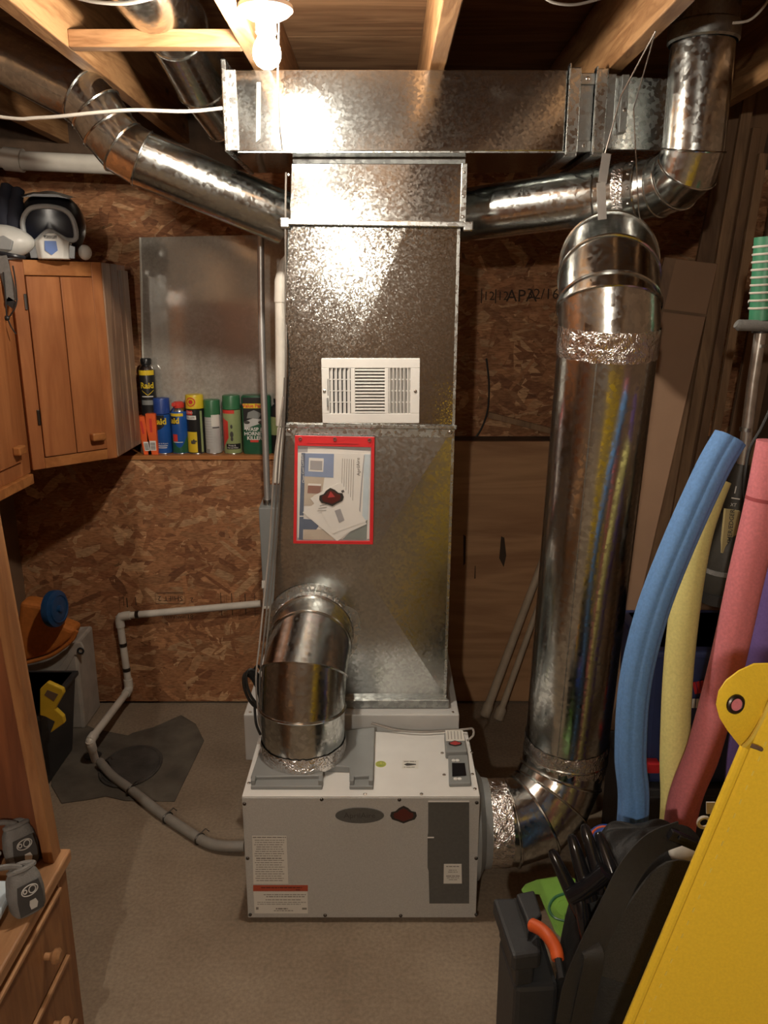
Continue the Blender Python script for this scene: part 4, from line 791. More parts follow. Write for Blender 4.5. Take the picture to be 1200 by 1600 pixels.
# twin value pack
p = P(402, 665, YC); rw = 46*PXM/2; t = thing('value_pack', 'dark green wrapped twin pack of wasp killer behind the conduit', 'spray can pack', (p.x, YC, zl)); z1 = zat(617)
def rbox(w_, d_, n=32, e=3.2): return [(w_*math.copysign(abs(math.cos(a))**(2/e), math.cos(a)), d_*math.copysign(abs(math.sin(a))**(2/e), math.sin(a))) for a in [2*math.pi*k/n for k in range(n)]]
m = MB(); m.rings([[Vector((p.x+x, YC+y_, z)) for x, y_ in rbox(rw*k, .034*k)] for k, z in ((.96, zl), (1, zl+.006), (1, z1-.01), (.95, z1-.003), (.9, z1))]); m.build('wrap', M['cdgreen'], t, True)
yf = YC-.0345
def vp(name, pts, mat, off=0): MB().prism([(p.x+rw*x, yf-off, zl+(z1-zl)*z) for x, z in pts], (0,-.0005,0)).build(name, M[mat], t)
vp('black_top', [(-.82,.52),(.82,.52),(.82,.97),(-.82,.97)], 'cblack'); vp('orange_band', [(-.8,.79),(.5,.79),(.5,.87),(-.8,.87)], 'cyell', .0006); vp('nest_print', [(-.8,.42),(-.3,.48),(.3,.53),(.8,.52),(.8,.6),(-.2,.62),(-.8,.56)], 'csilver', .0006); vp('grey_print', [(-.6,.62),(.2,.62),(.4,.7),(-.1,.76),(-.5,.72)], 'cgrey', .0006); vp('red_strip', [(-.42,.21),(.14,.21),(.14,.25),(-.42,.25)], 'cred', .0006)
m = MB(); text_flat(m, 'Value Pack', .021, (p.x-.008, yf-.0014, zl+(z1-zl)*.83), (1,0,0), (0,0,1), bold=.0006); m.build('lettering', M['cred'], t)
m = MB()
for i, s_ in enumerate(('WASP &', 'HORNET', 'KILLER')): text_flat(m, s_, .021, (p.x-.008, yf-.0014, zl+(z1-zl)*(.43-.075*i)), (1,0,0), (0,0,1), bold=.0005)
m.build('lettering', M['paper'], t)
for x in (-.6, .35): MB().ell((p.x+rw*x, yf-.001, zl+(z1-zl)*.55), .013, .001, .007, 12, 6).build('wasp_print', M['ink'], t)
# last dark bottle
t, c, r, z0, z1 = can(434, 22, 628, 'dark bottle with a green label half hidden behind the standpipe', None); t.name = 'bottle'; WORLD[t.name] = Vector(t.location); t['category'] = 'bottle'
MB().lathe([(r*.95, z0), (r, z0+.006), (r, z1-.05), (r*.85, z1-.02), (r*.4, z1-.008), (r*.4, z1)], c, seg=28).build('bottle_body', M['cblack'], t, True); cp_(t, c, r, -1.3, 1.3, z0+.08, z1-.06, 'colive', 'green_label'); MB().lathe([(r*.48, z1-.002), (r*.48, z1+.014)], c, seg=20).build('screw_cap', M['cblack'], t, True)
# =================================================================== WALL CABINETS
zc1, zc0_ = P(172, 410, 3.0).z, P(187, 714, 3.0).z
A = P(180, 560, 3.0); A = Vector((-1.024, 3.0, 0)); B = Vector((-1.245, 2.765, 0)); 
t = thing('corner_cabinet', 'orange pine corner wall cabinet with a two board door', 'cabinet', ((A.x+B.x)/2, (A.y+B.y)/2, zc0_))
U = (A-B).normalized(); NN = Vector((U.y, -U.x, 0)); LW = (A-B).length; Zv = Vector((0,0,1)); HH = zc1-zc0_
MB().prism([(A.x, A.y, zc0_), (A.x, YB-.015, zc0_), (XL, YB-.015, zc0_), (XL, B.y, zc0_), (B.x, B.y, zc0_)], (0,0,HH)).build('carcass', M['cab'], t)
def fc(s, z, off=0): return B+U*(LW*s)+Zv*(zc0_+HH*z)+NN*off
def fbox(s0, s1, za, zb_, o0, o1, name, mat, parent, bev=.002): return MB().hexa([fc(s0,za,o0), fc(s1,za,o0), fc(s1,za,o1), fc(s0,za,o1), fc(s0,zb_,o0), fc(s1,zb_,o0), fc(s1,zb_,o1), fc(s0,zb_,o1)]).build(name, M[mat], parent, bevel=bev)
fbox(0, .14, 0, 1, .018, 0, 'stile', 'cab', t); fbox(.88, 1, 0, 1, .018, 0, 'stile', 'cab', t); fbox(.14, .88, .93, 1, .018, 0, 'top_rail', 'cabx', t); fbox(.14, .88, 0, .055, .018, 0, 'bottom_rail', 'cabx', t)
d1 = fbox(.145, .505, .058, .925, .024, .004, 'door_board', 'cab', t, .003); d2 = fbox(.512, .875, .058, .925, .024, .004, 'door_board', 'cab', t, .003)
fbox(.67, .83, .11, .152, .052, .024, 'handle', 'cabx', d2, .006)
for z in (.22, .77): fbox(.105, .135, z, z+.075, .024, .018, 'hinge', 'screwd', t, .002)
# weathered boards of the side
yy = [3.0, 3.09, 3.17, 3.23, 3.30]
for i in range(4): MB().box(A.x-.002, A.x+.012, yy[i]+.002, yy[i+1]-.002, zc0_+.0, zc1-.02*(i > 1)).build('side_board', M['rust'], t, bevel=.003)
t = thing('wall_cabinet', 'orange pine wall cabinet along the left wall cut by the photo edge', 'cabinet', (B.x-.15, 2.4, zc0_))
MB().box(XL, B.x-.016, 1.75, B.y-.004, zc0_-.01, zc1).build('carcass', M['cab'], t)
MB().box(B.x-.016, B.x, B.y-.07, B.y-.004, zc0_-.01, zc1).build('stile', M['cab'], t, bevel=.002); MB().box(B.x-.016, B.x, 1.75, B.y-.07, zc1-.06, zc1).build('top_rail', M['cab'], t, bevel=.002); MB().box(B.x-.016, B.x, 1.75, B.y-.07, zc0_-.01, zc0_+.04).build('bottom_rail', M['cab'], t, bevel=.002)
dd = MB().box(B.x-.016, B.x+.008, 2.30, B.y-.074, zc0_+.043, zc1-.063).build('door', M['cab'], t, bevel=.003); MB().box(B.x-.016, B.x+.008, 1.80, 2.296, zc0_+.043, zc1-.063).build('door', M['cab'], t, bevel=.003)
MB().box(B.x+.008, B.x+.034, B.y-.14, B.y-.09, zc0_+.075, zc0_+.105).build('handle', M['cabx'], dd, bevel=.005)
MB().box(B.x-.02, B.x+.016, 1.75, B.y-.02, zc0_-.045, zc0_-.01).build('light_rail', M['cabx'], t, bevel=.003)
# =================================================================== HELMET AND GEAR ON TOP
zt_ = zc1
hc = P(84, 362, 2.95); hc.z = zt_+.105
t = thing('motocross_helmet', 'black motocross helmet with grey framed goggles on the corner cabinet', 'helmet', (hc.x, hc.y, zt_))
fd = Vector((.28, -.96, 0)).normalized(); sd = Vector((fd.y*-1, fd.x, 0)); sd = Vector((.96, .28, 0)).normalized()
rotm = Matrix((( sd.x, -fd.x, 0), (sd.y, -fd.y, 0), (0, 0, 1)))
def hl(x, f, z): return hc+sd*x+fd*f+Vector((0,0,z))
MB().ell(hc+Vector((0,0,.016)), .108, .125, .112, 28, 18, rotm).build('shell', M['helm'], t, True)
gp = [(-.088,.045),(-.06,.072),(0,.08),(.06,.068),(.088,.03),(.092,-.035),(.06,-.045),(.03,-.028),(0,-.012),(-.03,-.03),(-.06,-.055),(-.09,-.04),(-.098,.01)]
def gf(x, z, e=0):
    x, z = x*.86, z*.84-.014
    return hl(x, .126-.55*x*x*9*.12-abs(x)*.12+e, z+.012)
MB().tube(smoothpath([gf(x, z, .006) for x, z in gp+gp[:1]], 4)[:-1], .0085, 8, closed=True).build('goggle_frame', M['goggle'], t, True)
m = MB(); ctr = gf(0, .03, .0); ring = [gf(x, z, .002) for x, z in gp]; m.add([ctr]+ring, [(0, i+1, (i+1) % len(ring)+1) for i in range(len(ring))]); m.build('goggle_lens', M['lens'], t, True)
m = MB(); m.rings([[hl(x*k, .10+e, z) for x, z in ((-.05,-.045),(-.012,-.02),(.022,-.02),(.055,-.045),(.05,-.102),(-.045,-.102))] for k, e in ((1.15, 0), (1.0, .035), (.7, .05))]); m.build('chin_bar', M['helmw'], t, bevel=.004)
MB().prism([hl(x, .152, z) for x, z in ((-.018,-.045),(.018,-.045),(.02,-.075),(0,-.09),(-.02,-.075))], fd*.002).build('chin_badge', M['helmb'], t); MB().prism([hl(x, .146, z) for x, z in ((-.02,-.027),(.022,-.027),(.02,-.038),(-.018,-.038))], fd*.004).build('vent_slot', M['dk'], t)
for s_ in (-1, 1): MB().prism([hl(s_*x, .115, z) for x, z in ((.045,-.05),(.075,-.06),(.07,-.1),(.045,-.1))], fd*.01).build('side_vent', M['helm'], t, bevel=.002)
m = MB(); m.rings([[hl(x*k, f, z) for x in (-.075, -.04, 0, .04, .075) for z in ()] or [hl(-.08*k, f, zc_-.012), hl(-.04*k, f, zc_), hl(.04*k, f, zc_), hl(.08*k, f, zc_-.012), hl(.04*k, f, zc_-.008), hl(-.04*k, f, zc_-.008)] for k, f, zc_ in ((1.1, .02, .118), (1.05, .10, .112), (.9, .16, .10))]); m.build('visor_peak', M['helm'], t, True)
MB().ell(hl(.10, .06, -.075), .022, .03, .026, 12, 8).build('cheek_pad', M['helmw'], t, True)
# second helmet-like piece: white face guard at the frame edge
g = P(14, 382, 2.80); g.z = zt_+.055; t = thing('face_guard', 'white and black moto face guard at the left edge of the cabinet top', 'face guard', (g.x, g.y, zt_))
MB().ell(g, .085, .06, .055, 20, 12, None, lambda p_, n: Vector((p_.x, p_.y, p_.z*(1-.25*n.x)))).build('guard_shell', M['helmw'], t, True)
MB().prism([g+Vector((x, -.062, z)) for x, z in ((-.03,.005),(.012,.018),(.04,.0),(.03,-.028),(-.03,-.022))], (0,.012,0)).build('eye_opening', M['goggle'], t, bevel=.002)
MB().tube(smoothpath([g+Vector((-.08,-.045,-.02)), g+Vector((-.02,-.066,-.034)), g+Vector((.035,-.058,-.045)), g+Vector((.06,-.03,-.05))]), .007, 8).build('black_trim', M['helm'], t, True)
MB().tube(smoothpath([g+Vector((-.06,-.05,-.045)), g+Vector((0,-.06,-.052)), g+Vector((.06,-.03,-.05))]), .0045, 6).build('rib', M['goggle'], t, True)
g = P(8, 322, 2.85); t = thing('knit_gloves', 'dark navy gloves piled behind the face guard', 'gloves', (g.x, g.y, zt_))
for k, (dx, dz) in enumerate(((-.03, .0), (.0, .012), (.03, .0))): MB().tube(smoothpath([Vector((g.x+dx*.8, g.y, zt_+.0)), Vector((g.x+dx, g.y-.01, zt_+.11)), Vector((g.x+dx*1.2, g.y, g.z+dz)), Vector((g.x+dx*1.2+.008, g.y+.02, g.z+.06+dz))]), [.03]*9+[.026]*5+[.02]*4+[.008], 12).build('glove_finger' if k else 'glove_palm', M['navyf'], t, True)
# dark straps between and hanging
t = thing('gear_strap', 'dark strap and drawcord hanging down the cabinet corner', 'strap', P(10, 410, 2.70))
MB().bar(P(2, 400, 2.70), P(20, 470, 2.70), .004, .035, (0,0,1) if 0 else (1,0,0)).build('webbing', M['pouch'], t); MB().bar(P(20, 468, 2.70), P(14, 478, 2.70), .004, .03, (1,0,0)).build('webbing_end', M['dk'], t)
MB().tube(smoothpath([P(5, 425, 2.69), P(9, 470, 2.69), P(11, 495, 2.69), P(18, 490, 2.69), P(26, 472, 2.69), P(24, 440, 2.69), P(20, 415, 2.69)]), .0025, 6).build('drawcord', M['black'], t, True)
MB().tube(smoothpath([P(11, 495, 2.69), P(17, 510, 2.69), P(25, 522, 2.69)]), .0025, 6).build('cord_tail', M['black'], t, True); MB().ell(P(11, 497, 2.69), .009, .009, .009, 10, 6).build('cord_knot', M['black'], t, True)
g = P(44, 396, 2.86); g.z = zt_+.03; t = thing('elbow_guard', 'dark moto elbow guard lying in front of the helmet', 'guard', (g.x, g.y, zt_))
MB().ell(g, .075, .05, .03, 18, 10).build('guard_pad', M['dk'], t, True); MB().tube(smoothpath([g+Vector((-.05,-.04,.016)), g+Vector((.0,-.05,.018)), g+Vector((.045,-.035,.004))]), .004, 6).build('grey_piping', M['goggle'], t, True); MB().ell(g+Vector((.01,-.02,.03)), .02, .02, .045, 12, 8).build('buckle_strap', M['pouch'], t, True)
# =================================================================== DESK WITH HUTCH (left foreground)
XD = -.729
ZD = PX(100, 1330, XD).z; YE = PX(100, 1332, XD).y
t = thing('pine_desk', 'pine desk with a drawer front and hutch side at the left edge', 'desk', (-1.1, 1.1, 0))
MB().box(-1.5, XD-.02, .35, YE, .05, ZD-.03).build('carcass', M['desk'], t); MB().box(-1.5, XD-.03, .35, YE, 0, .05).build('plinth', M['rim'], t)
MB().box(-1.5, XD+.012, .35, YE+.012, ZD-.03, ZD).build('worktop', M['desky'], t, bevel=.005)
MB().box(XD-.02, XD, YE-.05, YE, .05, ZD-.03).build('stile', M['desk'], t, bevel=.002)
zz = ZD-.055
for k in range(3):
    hgt = .17; dr = MB().box(XD-.02, XD+.006, .75, YE-.052, zz-hgt, zz).build('drawer', M['desk'], t, bevel=.004)
    MB().box(XD-.004, XD+.012, .75, YE-.055, zz-.004, zz+.006).build('drawer_edge', M['desky'], dr, bevel=.002)
    yk_ = PX(70, 1523, XD).y; MB().lathe([(.008,0),(.008,.012),(.016,.02),(.017,.028),(.010,.034)], (XD+.006, yk_, zz-hgt*.5), (1,0,0), 16).build('knob', M['desky'], dr, True); zz -= hgt+.012
zh = 1.86
MB().hexa([(XD-.03,YE-.042,ZD),(XD-.006,YE-.042,ZD),(XD-.006,YE,ZD),(XD-.03,YE,ZD),(XD-.10,YE-.042,zh),(XD-.07,YE-.042,zh),(XD-.07,YE,zh),(XD-.10,YE,zh)]).build('hutch_stile', M['desk'], t, bevel=.003)
MB().hexa([(-1.45,YE-.02,ZD),(XD-.026,YE-.02,ZD),(XD-.026,YE-.002,ZD),(-1.45,YE-.002,ZD),(-1.45,YE-.02,zh),(XD-.096,YE-.02,zh),(XD-.096,YE-.002,zh),(-1.45,YE-.002,zh)]).build('hutch_side', M['deskin'], t); MB().box(-1.47, -1.45, .35, YE, ZD, zh).build('hutch_back', M['deskin'], t)
MB().box(-1.47, XD-.06, .35, YE, zh, zh+.025).build('hutch_top', M['desk'], t, bevel=.003)
# pouches on the desk
def pouch(u, v, X, label, tilt, base=None):
    c = PZ(u, v, ZD); hz = base if base is not None else ZD+.006
    t = thing('camera_pouch', label, 'pouch', (c.x, c.y, hz), 'grey pouches on the desk')
    hh = .105; f = Vector((.72, -.69, 0)).normalized(); s_ = Vector((.69, .72, 0)).normalized(); up_ = Vector((-f.x*tilt, -f.y*tilt, 1)).normalized(); o_ = Vector((c.x, c.y, hz)); up_ = up_*.84; s_ = s_*.84; f = f*.84
    secs = []
    for k, (h_, wd, dp) in enumerate(((0,.034,.024),(.01,.040,.029),(.05,.042,.031),(.085,.038,.026),(.098,.033,.02),(.108,.03,.016))):
        secs.append([o_+up_*h_+s_*x+f*y_ for x, y_ in rbox(wd, dp, 24, 3)])
    MB().rings(secs).build('pouch_body', M['pouch'], t, True)
    def fpnt(x, z, off=.0): return o_+up_*z+s_*x+f*(.0315+off)
    MB().prism([fpnt(-.030,.012), fpnt(.026,.012), fpnt(.029,.05), fpnt(.024,.088), fpnt(-.026,.088), fpnt(-.031,.05)], f*.002).build('front_panel', M['pouchd'], t)
    def tor(x, z, ra_, rb): MB().tube([fpnt(x+ra_*math.cos(a), z+rb*math.sin(a), .003) for a in [2*math.pi*k/20 for k in range(20)]], .0012, 5, closed=True).build('camera_print', M['pouchl'], t)
    tor(.0, .07, .019, .013); tor(.006, .07, .008, .009); tor(-.011, .071, .004, .005)
    MB().prism([fpnt(x, z, .002) for x, z in ((-.004,.020),(.010,.020),(.014,.032),(.010,.043),(-.004,.043),(-.006,.032))], f*.001).build('logo_tag', M['pouchl'], t)
    MB().tube(smoothpath([o_+up_*.108-s_*.03, o_+up_*.112+f*.012, o_+up_*.108+s_*.03, o_+up_*.112-f*.012, o_+up_*.108-s_*.03]), .006, 8).build('drawstring_collar', M['pouch'], t, True)
    MB().tube(smoothpath([o_+up_*.112, o_+up_*.13-s_*.03, o_+up_*.145-s_*.075, o_+up_*.15-s_*.11]), .006, 8).build('carry_strap', M['pouch'], t, True)
pouch(38, 1352, 0, 'grey camera pouch standing at the back of the desk by the hutch stile', .18)
pouch(45, 1424, 0, 'grey camera pouch lying nearest the front edge of the desk', .12)
# stacked trays and pale board at the left edge
for k, (v, lb) in enumerate(((1330, 'lowest beige card box of the stack at the left edge'), (1300, 'middle beige card box of the stack at the left edge'), (1275, 'top beige card box of the stack at the left edge'))):
    c = PZ(-8, 1366, ZD); z0_ = ZD+.001+.034*k; tt = thing('card_box', lb, 'box', (c.x-.09, c.y, z0_), 'card boxes on the desk'); w2 = .012*k
    MB().box(c.x-.2, c.x-w2, c.y-.10+w2, c.y+.03, z0_, z0_+.024).build('tray', M['beige'], tt, bevel=.005); MB().box(c.x-.2, c.x+.004-w2, c.y-.104+w2, c.y+.034, z0_+.024, z0_+.033).build('lid', M['label'], tt, bevel=.004)
c = PZ(6, 1440, ZD); o = MB().obox((c.x-.055, c.y-.01, ZD+.028), (.06,0,0), (0,.07,.012), (0,-.002,.010)).build('plastic_case', M['palebl'], None, bevel=.006); o.location.z += .002; tag(o, 'flat pale plastic case at the left edge of the desk', 'case')
c = PZ(0, 1352, ZD); o = MB().lathe([(.03,0),(.034,.01),(.034,.05),(.028,.06)], (c.x-.04, c.y-.02, ZD+.1045), seg=20).build('plastic_cup', M['greyt'], None, True); tag(o, 'grey green plastic cup on the card boxes', 'cup')
# =================================================================== BINS at the back left
def floorpt(u, v): return PZ(u, v, 0)
fb = floorpt(133, 1140); t = thing('grey_bin', 'grey plastic bin with a notched rim by the OSB wall', 'bin', (fb.x-.25, fb.y+.05, 0))
zb1 = P(120, 1006, fb.y).z
xr = fb.x; 
MB().hexa([(xr-.45,fb.y,0),(xr,fb.y,0),(xr,fb.y+.20,0),(xr-.45,fb.y+.20,0),(xr-.48,fb.y-.03,zb1*.62),(xr+.0,fb.y-.0,zb1),(xr+.0,fb.y+.20,zb1),(xr-.48,fb.y+.20,zb1*.9)]).build('bin_wall', M['binw'], t, bevel=.012)
MB().prism([P(u, v, fb.y-.006) for u, v in ((72,1062),(90,1046),(103,1028),(110,1006),(126,1004),(131,1012),(131,1024),(116,1024),(105,1045),(75,1072))], (0,.012,0)).build('rim_handle', M['binw'], t, bevel=.004)
MB().torus(P(126, 1017, fb.y-.008), (0,1,0), .012, .004, 16, 6).build('rim_hole', M['dk'], t, True)
f2 = floorpt(76, 1240); t = thing('black_bin', 'black plastic bin on the floor behind the desk hutch', 'bin', (f2.x-.2, f2.y+.1, 0)); zb2 = P(100, 1112, f2.y).z
MB().hexa([(f2.x-.26,f2.y,0),(f2.x-.02,f2.y,0),(f2.x-.02,f2.y+.3,0),(f2.x-.26,f2.y+.3,0),(f2.x-.29,f2.y-.03,zb2),(f2.x+.015,f2.y-.03,zb2),(f2.x+.015,f2.y+.33,zb2),(f2.x-.29,f2.y+.33,zb2)]).build('bin_body', M['tote'], t, bevel=.012)
MB().box(f2.x-.30, f2.x+.022, f2.y-.038, f2.y+.338, zb2-.02, zb2).build('bin_rim', M['tote'], t, bevel=.006)
# yellow tool handle
Yy = f2.y-.045; t = thing('yellow_clamp', 'yellow plastic tool handle sticking out of the black bin', 'tool', P(85, 1120, Yy))
ol = [(62,1077),(74,1066),(98,1077),(100,1084),(86,1108),(99,1120),(101,1130),(84,1142),(78,1146),(85,1128),(70,1120),(62,1118),(62,1096)]
MB().prism([P(u, v, Yy) for u, v in ol], (0,.02,0)).build('handle_body', M['yell'], t, bevel=.004)
MB().prism([P(u, v, Yy-.001) for u, v in ((69,1086),(74,1078),(91,1085),(84,1096))], (0,.004,0)).build('handle_opening', M['cardd'], t)
# orange cushion, blue disc
Yo = fb.y+.02; t = thing('orange_cushion', 'orange fabric seat resting on the grey bin', 'cushion', P(80, 1030, Yo))
MB().prism([P(u, v, Yo-.05) for u, v in ((30,940),(72,946),(82,965),(92,975),(118,985),(112,998),(96,1012),(75,1024),(40,1034),(20,1036))], (0,.09,0)).build('seat_shell', M['orangef'], t, bevel=.02, seg=3)
MB().tube(smoothpath([P(120,986,Yo-.055), P(112,1000,Yo-.055), P(96,1014,Yo-.055), P(75,1026,Yo-.055), P(40,1036,Yo-.055)]), .008, 8).build('piping', M['orangef'], t, True)
c = P(86, 951, Yo-.10); t = thing('blue_disc', 'dark blue ridged plastic disc standing on the orange seat', 'disc', c)
axd = Vector((1, -.2, .08)).normalized(); rz = (P(86,924,Yo-.1).z-P(86,979,Yo-.1).z)/2
MB().lathe([(rz*.3,.02),(rz*.75,.02),(rz*.97,.012),(rz,0),(rz*.97,-.014),(rz*.5,-.02)], c, axd, 36).build('disc', M['bluelid'], t, True)
MB().torus(c+axd*.02, axd, rz*.72, .004, 28, 6).build('ridge', M['bluelid'], t, True); MB().lathe([(rz*.2,.018),(rz*.18,.03),(.002,.032)], c, axd, 16).build('hub', M['bluelid'], t, True)
# =================================================================== RIGHT BACK: sticks, strip, cord, cardboard, lumber
for (ub, vb, ut, vt, lb) in ((757, 1121, 858, 852, 'pale stick with a rubber foot leaning left of its pair by the duct'), (778, 1126, 866, 880, 'pale stick with a rubber foot leaning right of its pair by the duct')):
    p0 = floorpt(ub, vb); p1 = P(ut, vt, YB-.05); t = thing('pale_stick', lb, 'stick', p0, 'pale sticks leaning on the wall'); d = (p1-p0).normalized(); p0 = p0+Vector((0,0,.008)); p2 = p0+d*((p1-p0).length*1.0)
    k = 1.0 if ub < 770 else .75
    MB().tube([p0+d*.03, p2], [.019*k, .015*k], 16).build('shaft', M['stick'], t, True); MB().tube([p0, p0+d*.006, p0+d*.045, p0+d*.06], [.020, .024, .023, .02*k], 16).build('rubber_foot', M['stick'], t, True)
o = MB().bar(P(763, 648, YU-.035), P(872, 676, YU-.035), .02, .024).build('wood_strip', M['lumberp']); tag(o, 'thin wood strip tacked aslant across the right OSB', 'wood strip')
cable('extension_cord', smoothpath([P(760, 560, YU-.03), P(764, 600, YU-.03), P(762, 640, YU-.03), P(752, 670, YU-.03), P(738, 690, YU-.03)]), .004, 'black', 'black cord curving down the right OSB beside the plenum', 'cord')
# cardboard box leaning
t = thing('cardboard_box', 'tall narrow flattened cardboard box leaning behind the round duct', 'box', P(1000, 1000, 2.7))
c4 = [P(1038, 402, 2.82), P(1122, 412, 2.76), P(1000, 940, 2.60), P(906, 940, 2.66)]
c4[2] = c4[1]+(c4[2]-c4[1])*(c4[1].z-.004)/(c4[1].z-c4[2].z); c4[3] = c4[0]+(c4[3]-c4[0])*(c4[0].z-.004)/(c4[0].z-c4[3].z)
MB().prism(c4, (.02,.07,0)).build('carton', M['card'], t, bevel=.003)
MB().prism([c4[0].lerp(c4[3], .085)+Vector((0,-.003,0)), c4[1].lerp(c4[2], .085)+Vector((0,-.003,0)), c4[1].lerp(c4[2], .09)+Vector((0,-.003,0)), c4[0].lerp(c4[3], .09)+Vector((0,-.003,0))], (0,.002,0)).build('flap_crease', M['cardd'], t)
MB().prism([c4[0]+Vector((0,-.002,0)), c4[0].lerp(c4[1], .22)+Vector((0,-.002,0)), c4[3].lerp(c4[2], .22)+Vector((0,-.002,0)), c4[3]+Vector((0,-.002,0))], (0,.0015,0)).build('side_fold', M['beige'] if 0 else M['lumber'], t)
# leaning boards
def board(tu, tv, bu, bv, Y0, Y1, wd, th, mat, lb, up_=(1,0,0)):
    p, q_ = P(tu, tv, Y0), P(bu, bv, Y1); d = (q_-p).normalized(); k = (q_.z-.01)/-d.z; q_ = q_+d*k
    t_ = tag(MB().bar(p, q_, wd, th, up_).build('lumber_board', M[mat], None, bevel=.002), lb, 'board', 'lumber boards leaning at right'); return t_
board(1195, 55, 1012, 930, 3.13, 3.08, .02, .16, 'lumber', 'widest lumber board leaning behind the cardboard box')
board(1172, 140, 1040, 900, 3.03, 3.01, .02, .038, 'lumberp', 'pale lumber strip leaning just right of the cardboard box')
board(1182, 200, 1060, 900, 2.995, 2.975, .022, .032, 'lumber', 'brown lumber strip leaning second from the cardboard box')
board(1192, 240, 1080, 900, 2.96, 2.94, .02, .03, 'lumberp', 'lumber strip leaning third from the cardboard box')
board(1230, 300, 1118, 900, 3.05, 3.0, .02, .10, 'wallside', 'wide grey brown board leaning behind the string trimmer')
# =================================================================== POOL NOODLES
def noodle(name, pts, r, mat, lb, prof=None, seg=24, hole=True):
    t = thing(name, lb, 'pool noodle', pts[-1], 'pool noodles at right'); sp = smoothpath(pts, 8)
    MB().tube(sp, r, seg, True, prof).build('foam', M[mat], t, True, ang=50)
    if hole: d = (sp[0]-sp[1]).normalized(); MB().lathe([(r*.28,.0),(r*.28,.001)], sp[0]+d*.0005, d, 16).build('core_hole', M['dk'], t)
    return t
def down(p, dx, dy, z=.02): return Vector((p.x+dx, p.y+dy, z))
Yn = 1.72
e_ = P(988, 1285, Yn); noodle('pool_noodle', [P(1141, 684, 1.80), P(1112, 735, 1.79), P(1060, 850, 1.77), P(1018, 960, 1.75), P(992, 1070, 1.74), P(985, 1180, 1.73), e_, down(e_, -.02, 0)], .0375, 'noodb', 'light blue fluted pool noodle arching beside the round duct', lambda a: 1-.11*(1-abs(math.cos(3*a)))**1.5, 48)
e_ = P(1053, 1290, 1.80); noodle('pool_noodle', [P(1119, 748, 1.92), P(1103, 790, 1.91), P(1086, 850, 1.89), P(1070, 950, 1.87), P(1059, 1060, 1.85), P(1054, 1180, 1.82), e_, down(e_, -.0, 0)], .0365, 'noody', 'pale yellow pool noodle behind the blue one')
e_ = P(1062, 1290, 1.72); t = noodle('pool_noodle', [P(1212, 690, 1.70), P(1192, 790, 1.70), P(1166, 900, 1.70), P(1135, 1040, 1.70), P(1100, 1170, 1.71), e_, down(e_, .02, -.01, .02)], .0385, 'noodp', 'pink pool noodle partly behind the yellow flap')
pb = P(1198, 760, 1.672); pd_ = (P(1192,790,1.70)-P(1212,690,1.70)).normalized(); MB().tube([P(1194.5,779,1.70)-pd_*.004, P(1194.5,779,1.70)+pd_*.004], .0391, 24).build('crease_band', M['noodr'], t, True)
e_ = P(1150, 1290, 1.78); noodle('pool_noodle', [P(1262, 700, 1.86), P(1235, 830, 1.85), P(1198, 985, 1.84), P(1165, 1150, 1.80), e_, down(e_, -.01, 0, .02)], .038, 'noodv', 'purple pool noodle at the right frame edge')
# =================================================================== STRING TRIMMER
t = thing('string_trimmer', 'electric string trimmer with green grip and tan label behind the noodles', 'trimmer', P(1128, 925, 2.05))
YR_ = 2.05
MB().tube([P(1199, 370, YR_), P(1190, 500, YR_)], .030, 20).build('green_grip', M['trimg'], t, True)
for k in range(9): p = P(1198.4-k*.9, 385+k*12, YR_); MB().torus(p, (P(1199,370,YR_)-P(1190,500,YR_)), .0305, .003, 20, 6).build('grip_rib', M['pvc'], t, True)
MB().tube([P(1191, 495, YR_), P(1189, 520, YR_)], .022, 16).build('collar', M['black'], t, True)
MB().tube([P(1150, 506, YR_-.02), P(1154, 508, YR_-.02), P(1230, 510, YR_-.02)], [.010, .014, .014], 14).build('cross_handle', M['pouch'], t, True)
MB().tube([P(1189, 515, YR_), P(1176, 600, YR_), P(1164, 700, YR_), P(1158, 740, YR_)], .0145, 16).build('shaft', M['tsteel'], t, True)
MB().tube([P(1187.5, 538, YR_), P(1187, 543, YR_)], .0158, 16).build('shaft_ring', M['galvd'], t, True); MB().tube([P(1166, 668, YR_), P(1165, 674, YR_)], .0158, 16).build('shaft_ring', M['galvd'], t, True)
MB().tube([P(1159, 725, YR_), P(1154, 750, YR_), P(1149, 790, YR_), P(1143, 835, YR_), P(1138, 862, YR_)], [.018, .026, .030, .033, .036], 20).build('neck', M['tblack'], t, True)
MB().tube([P(1144, 800, YR_), P(1137, 850, YR_), P(1132, 880, YR_), P(1127, 915, YR_), P(1126, 926, YR_)], [.030, .047, .052, .056, .05], 24).build('motor_housing', M['tblack'], t, True)
MB().tube([P(1131, 886, YR_), P(1130, 893, YR_)], .0545, 24).build('housing_ring', M['pouch'], t, True)
MB().tube([P(1127, 922, YR_), P(1125, 938, YR_)], [.060, .060], 24).build('spool_cap', M['black'], t, True)
YL = YR_-.040
lb4 = [P(1134, 796, YL), P(1157, 799, YL), P(1146, 866, YL), P(1127, 864, YL)]
MB().prism(lb4, (0,.012,0)).build('tan_label', M['tan'], t)
ax_ = (lb4[0]-lb4[3]).normalized(); ay_ = (lb4[0]-lb4[1]).normalized(); m = MB(); text_flat(m, 'TRIMMER/EDGER', .0165, (lb4[0]+lb4[1]+lb4[2]+lb4[3])/4+Vector((0,-.001,0)), ax_, ay_, bold=.0003); m.build('lettering', M['ink'], t)
m = MB(); text_flat(m, '1', .028, P(1149, 766, YR_-.036), (1,0,-.1), (.1,0,1)); text_flat(m, 'XT', .012, P(1146, 789, YR_-.036), (1,0,-.1), (.1,0,1)); m.build('lettering', M['label'], t)
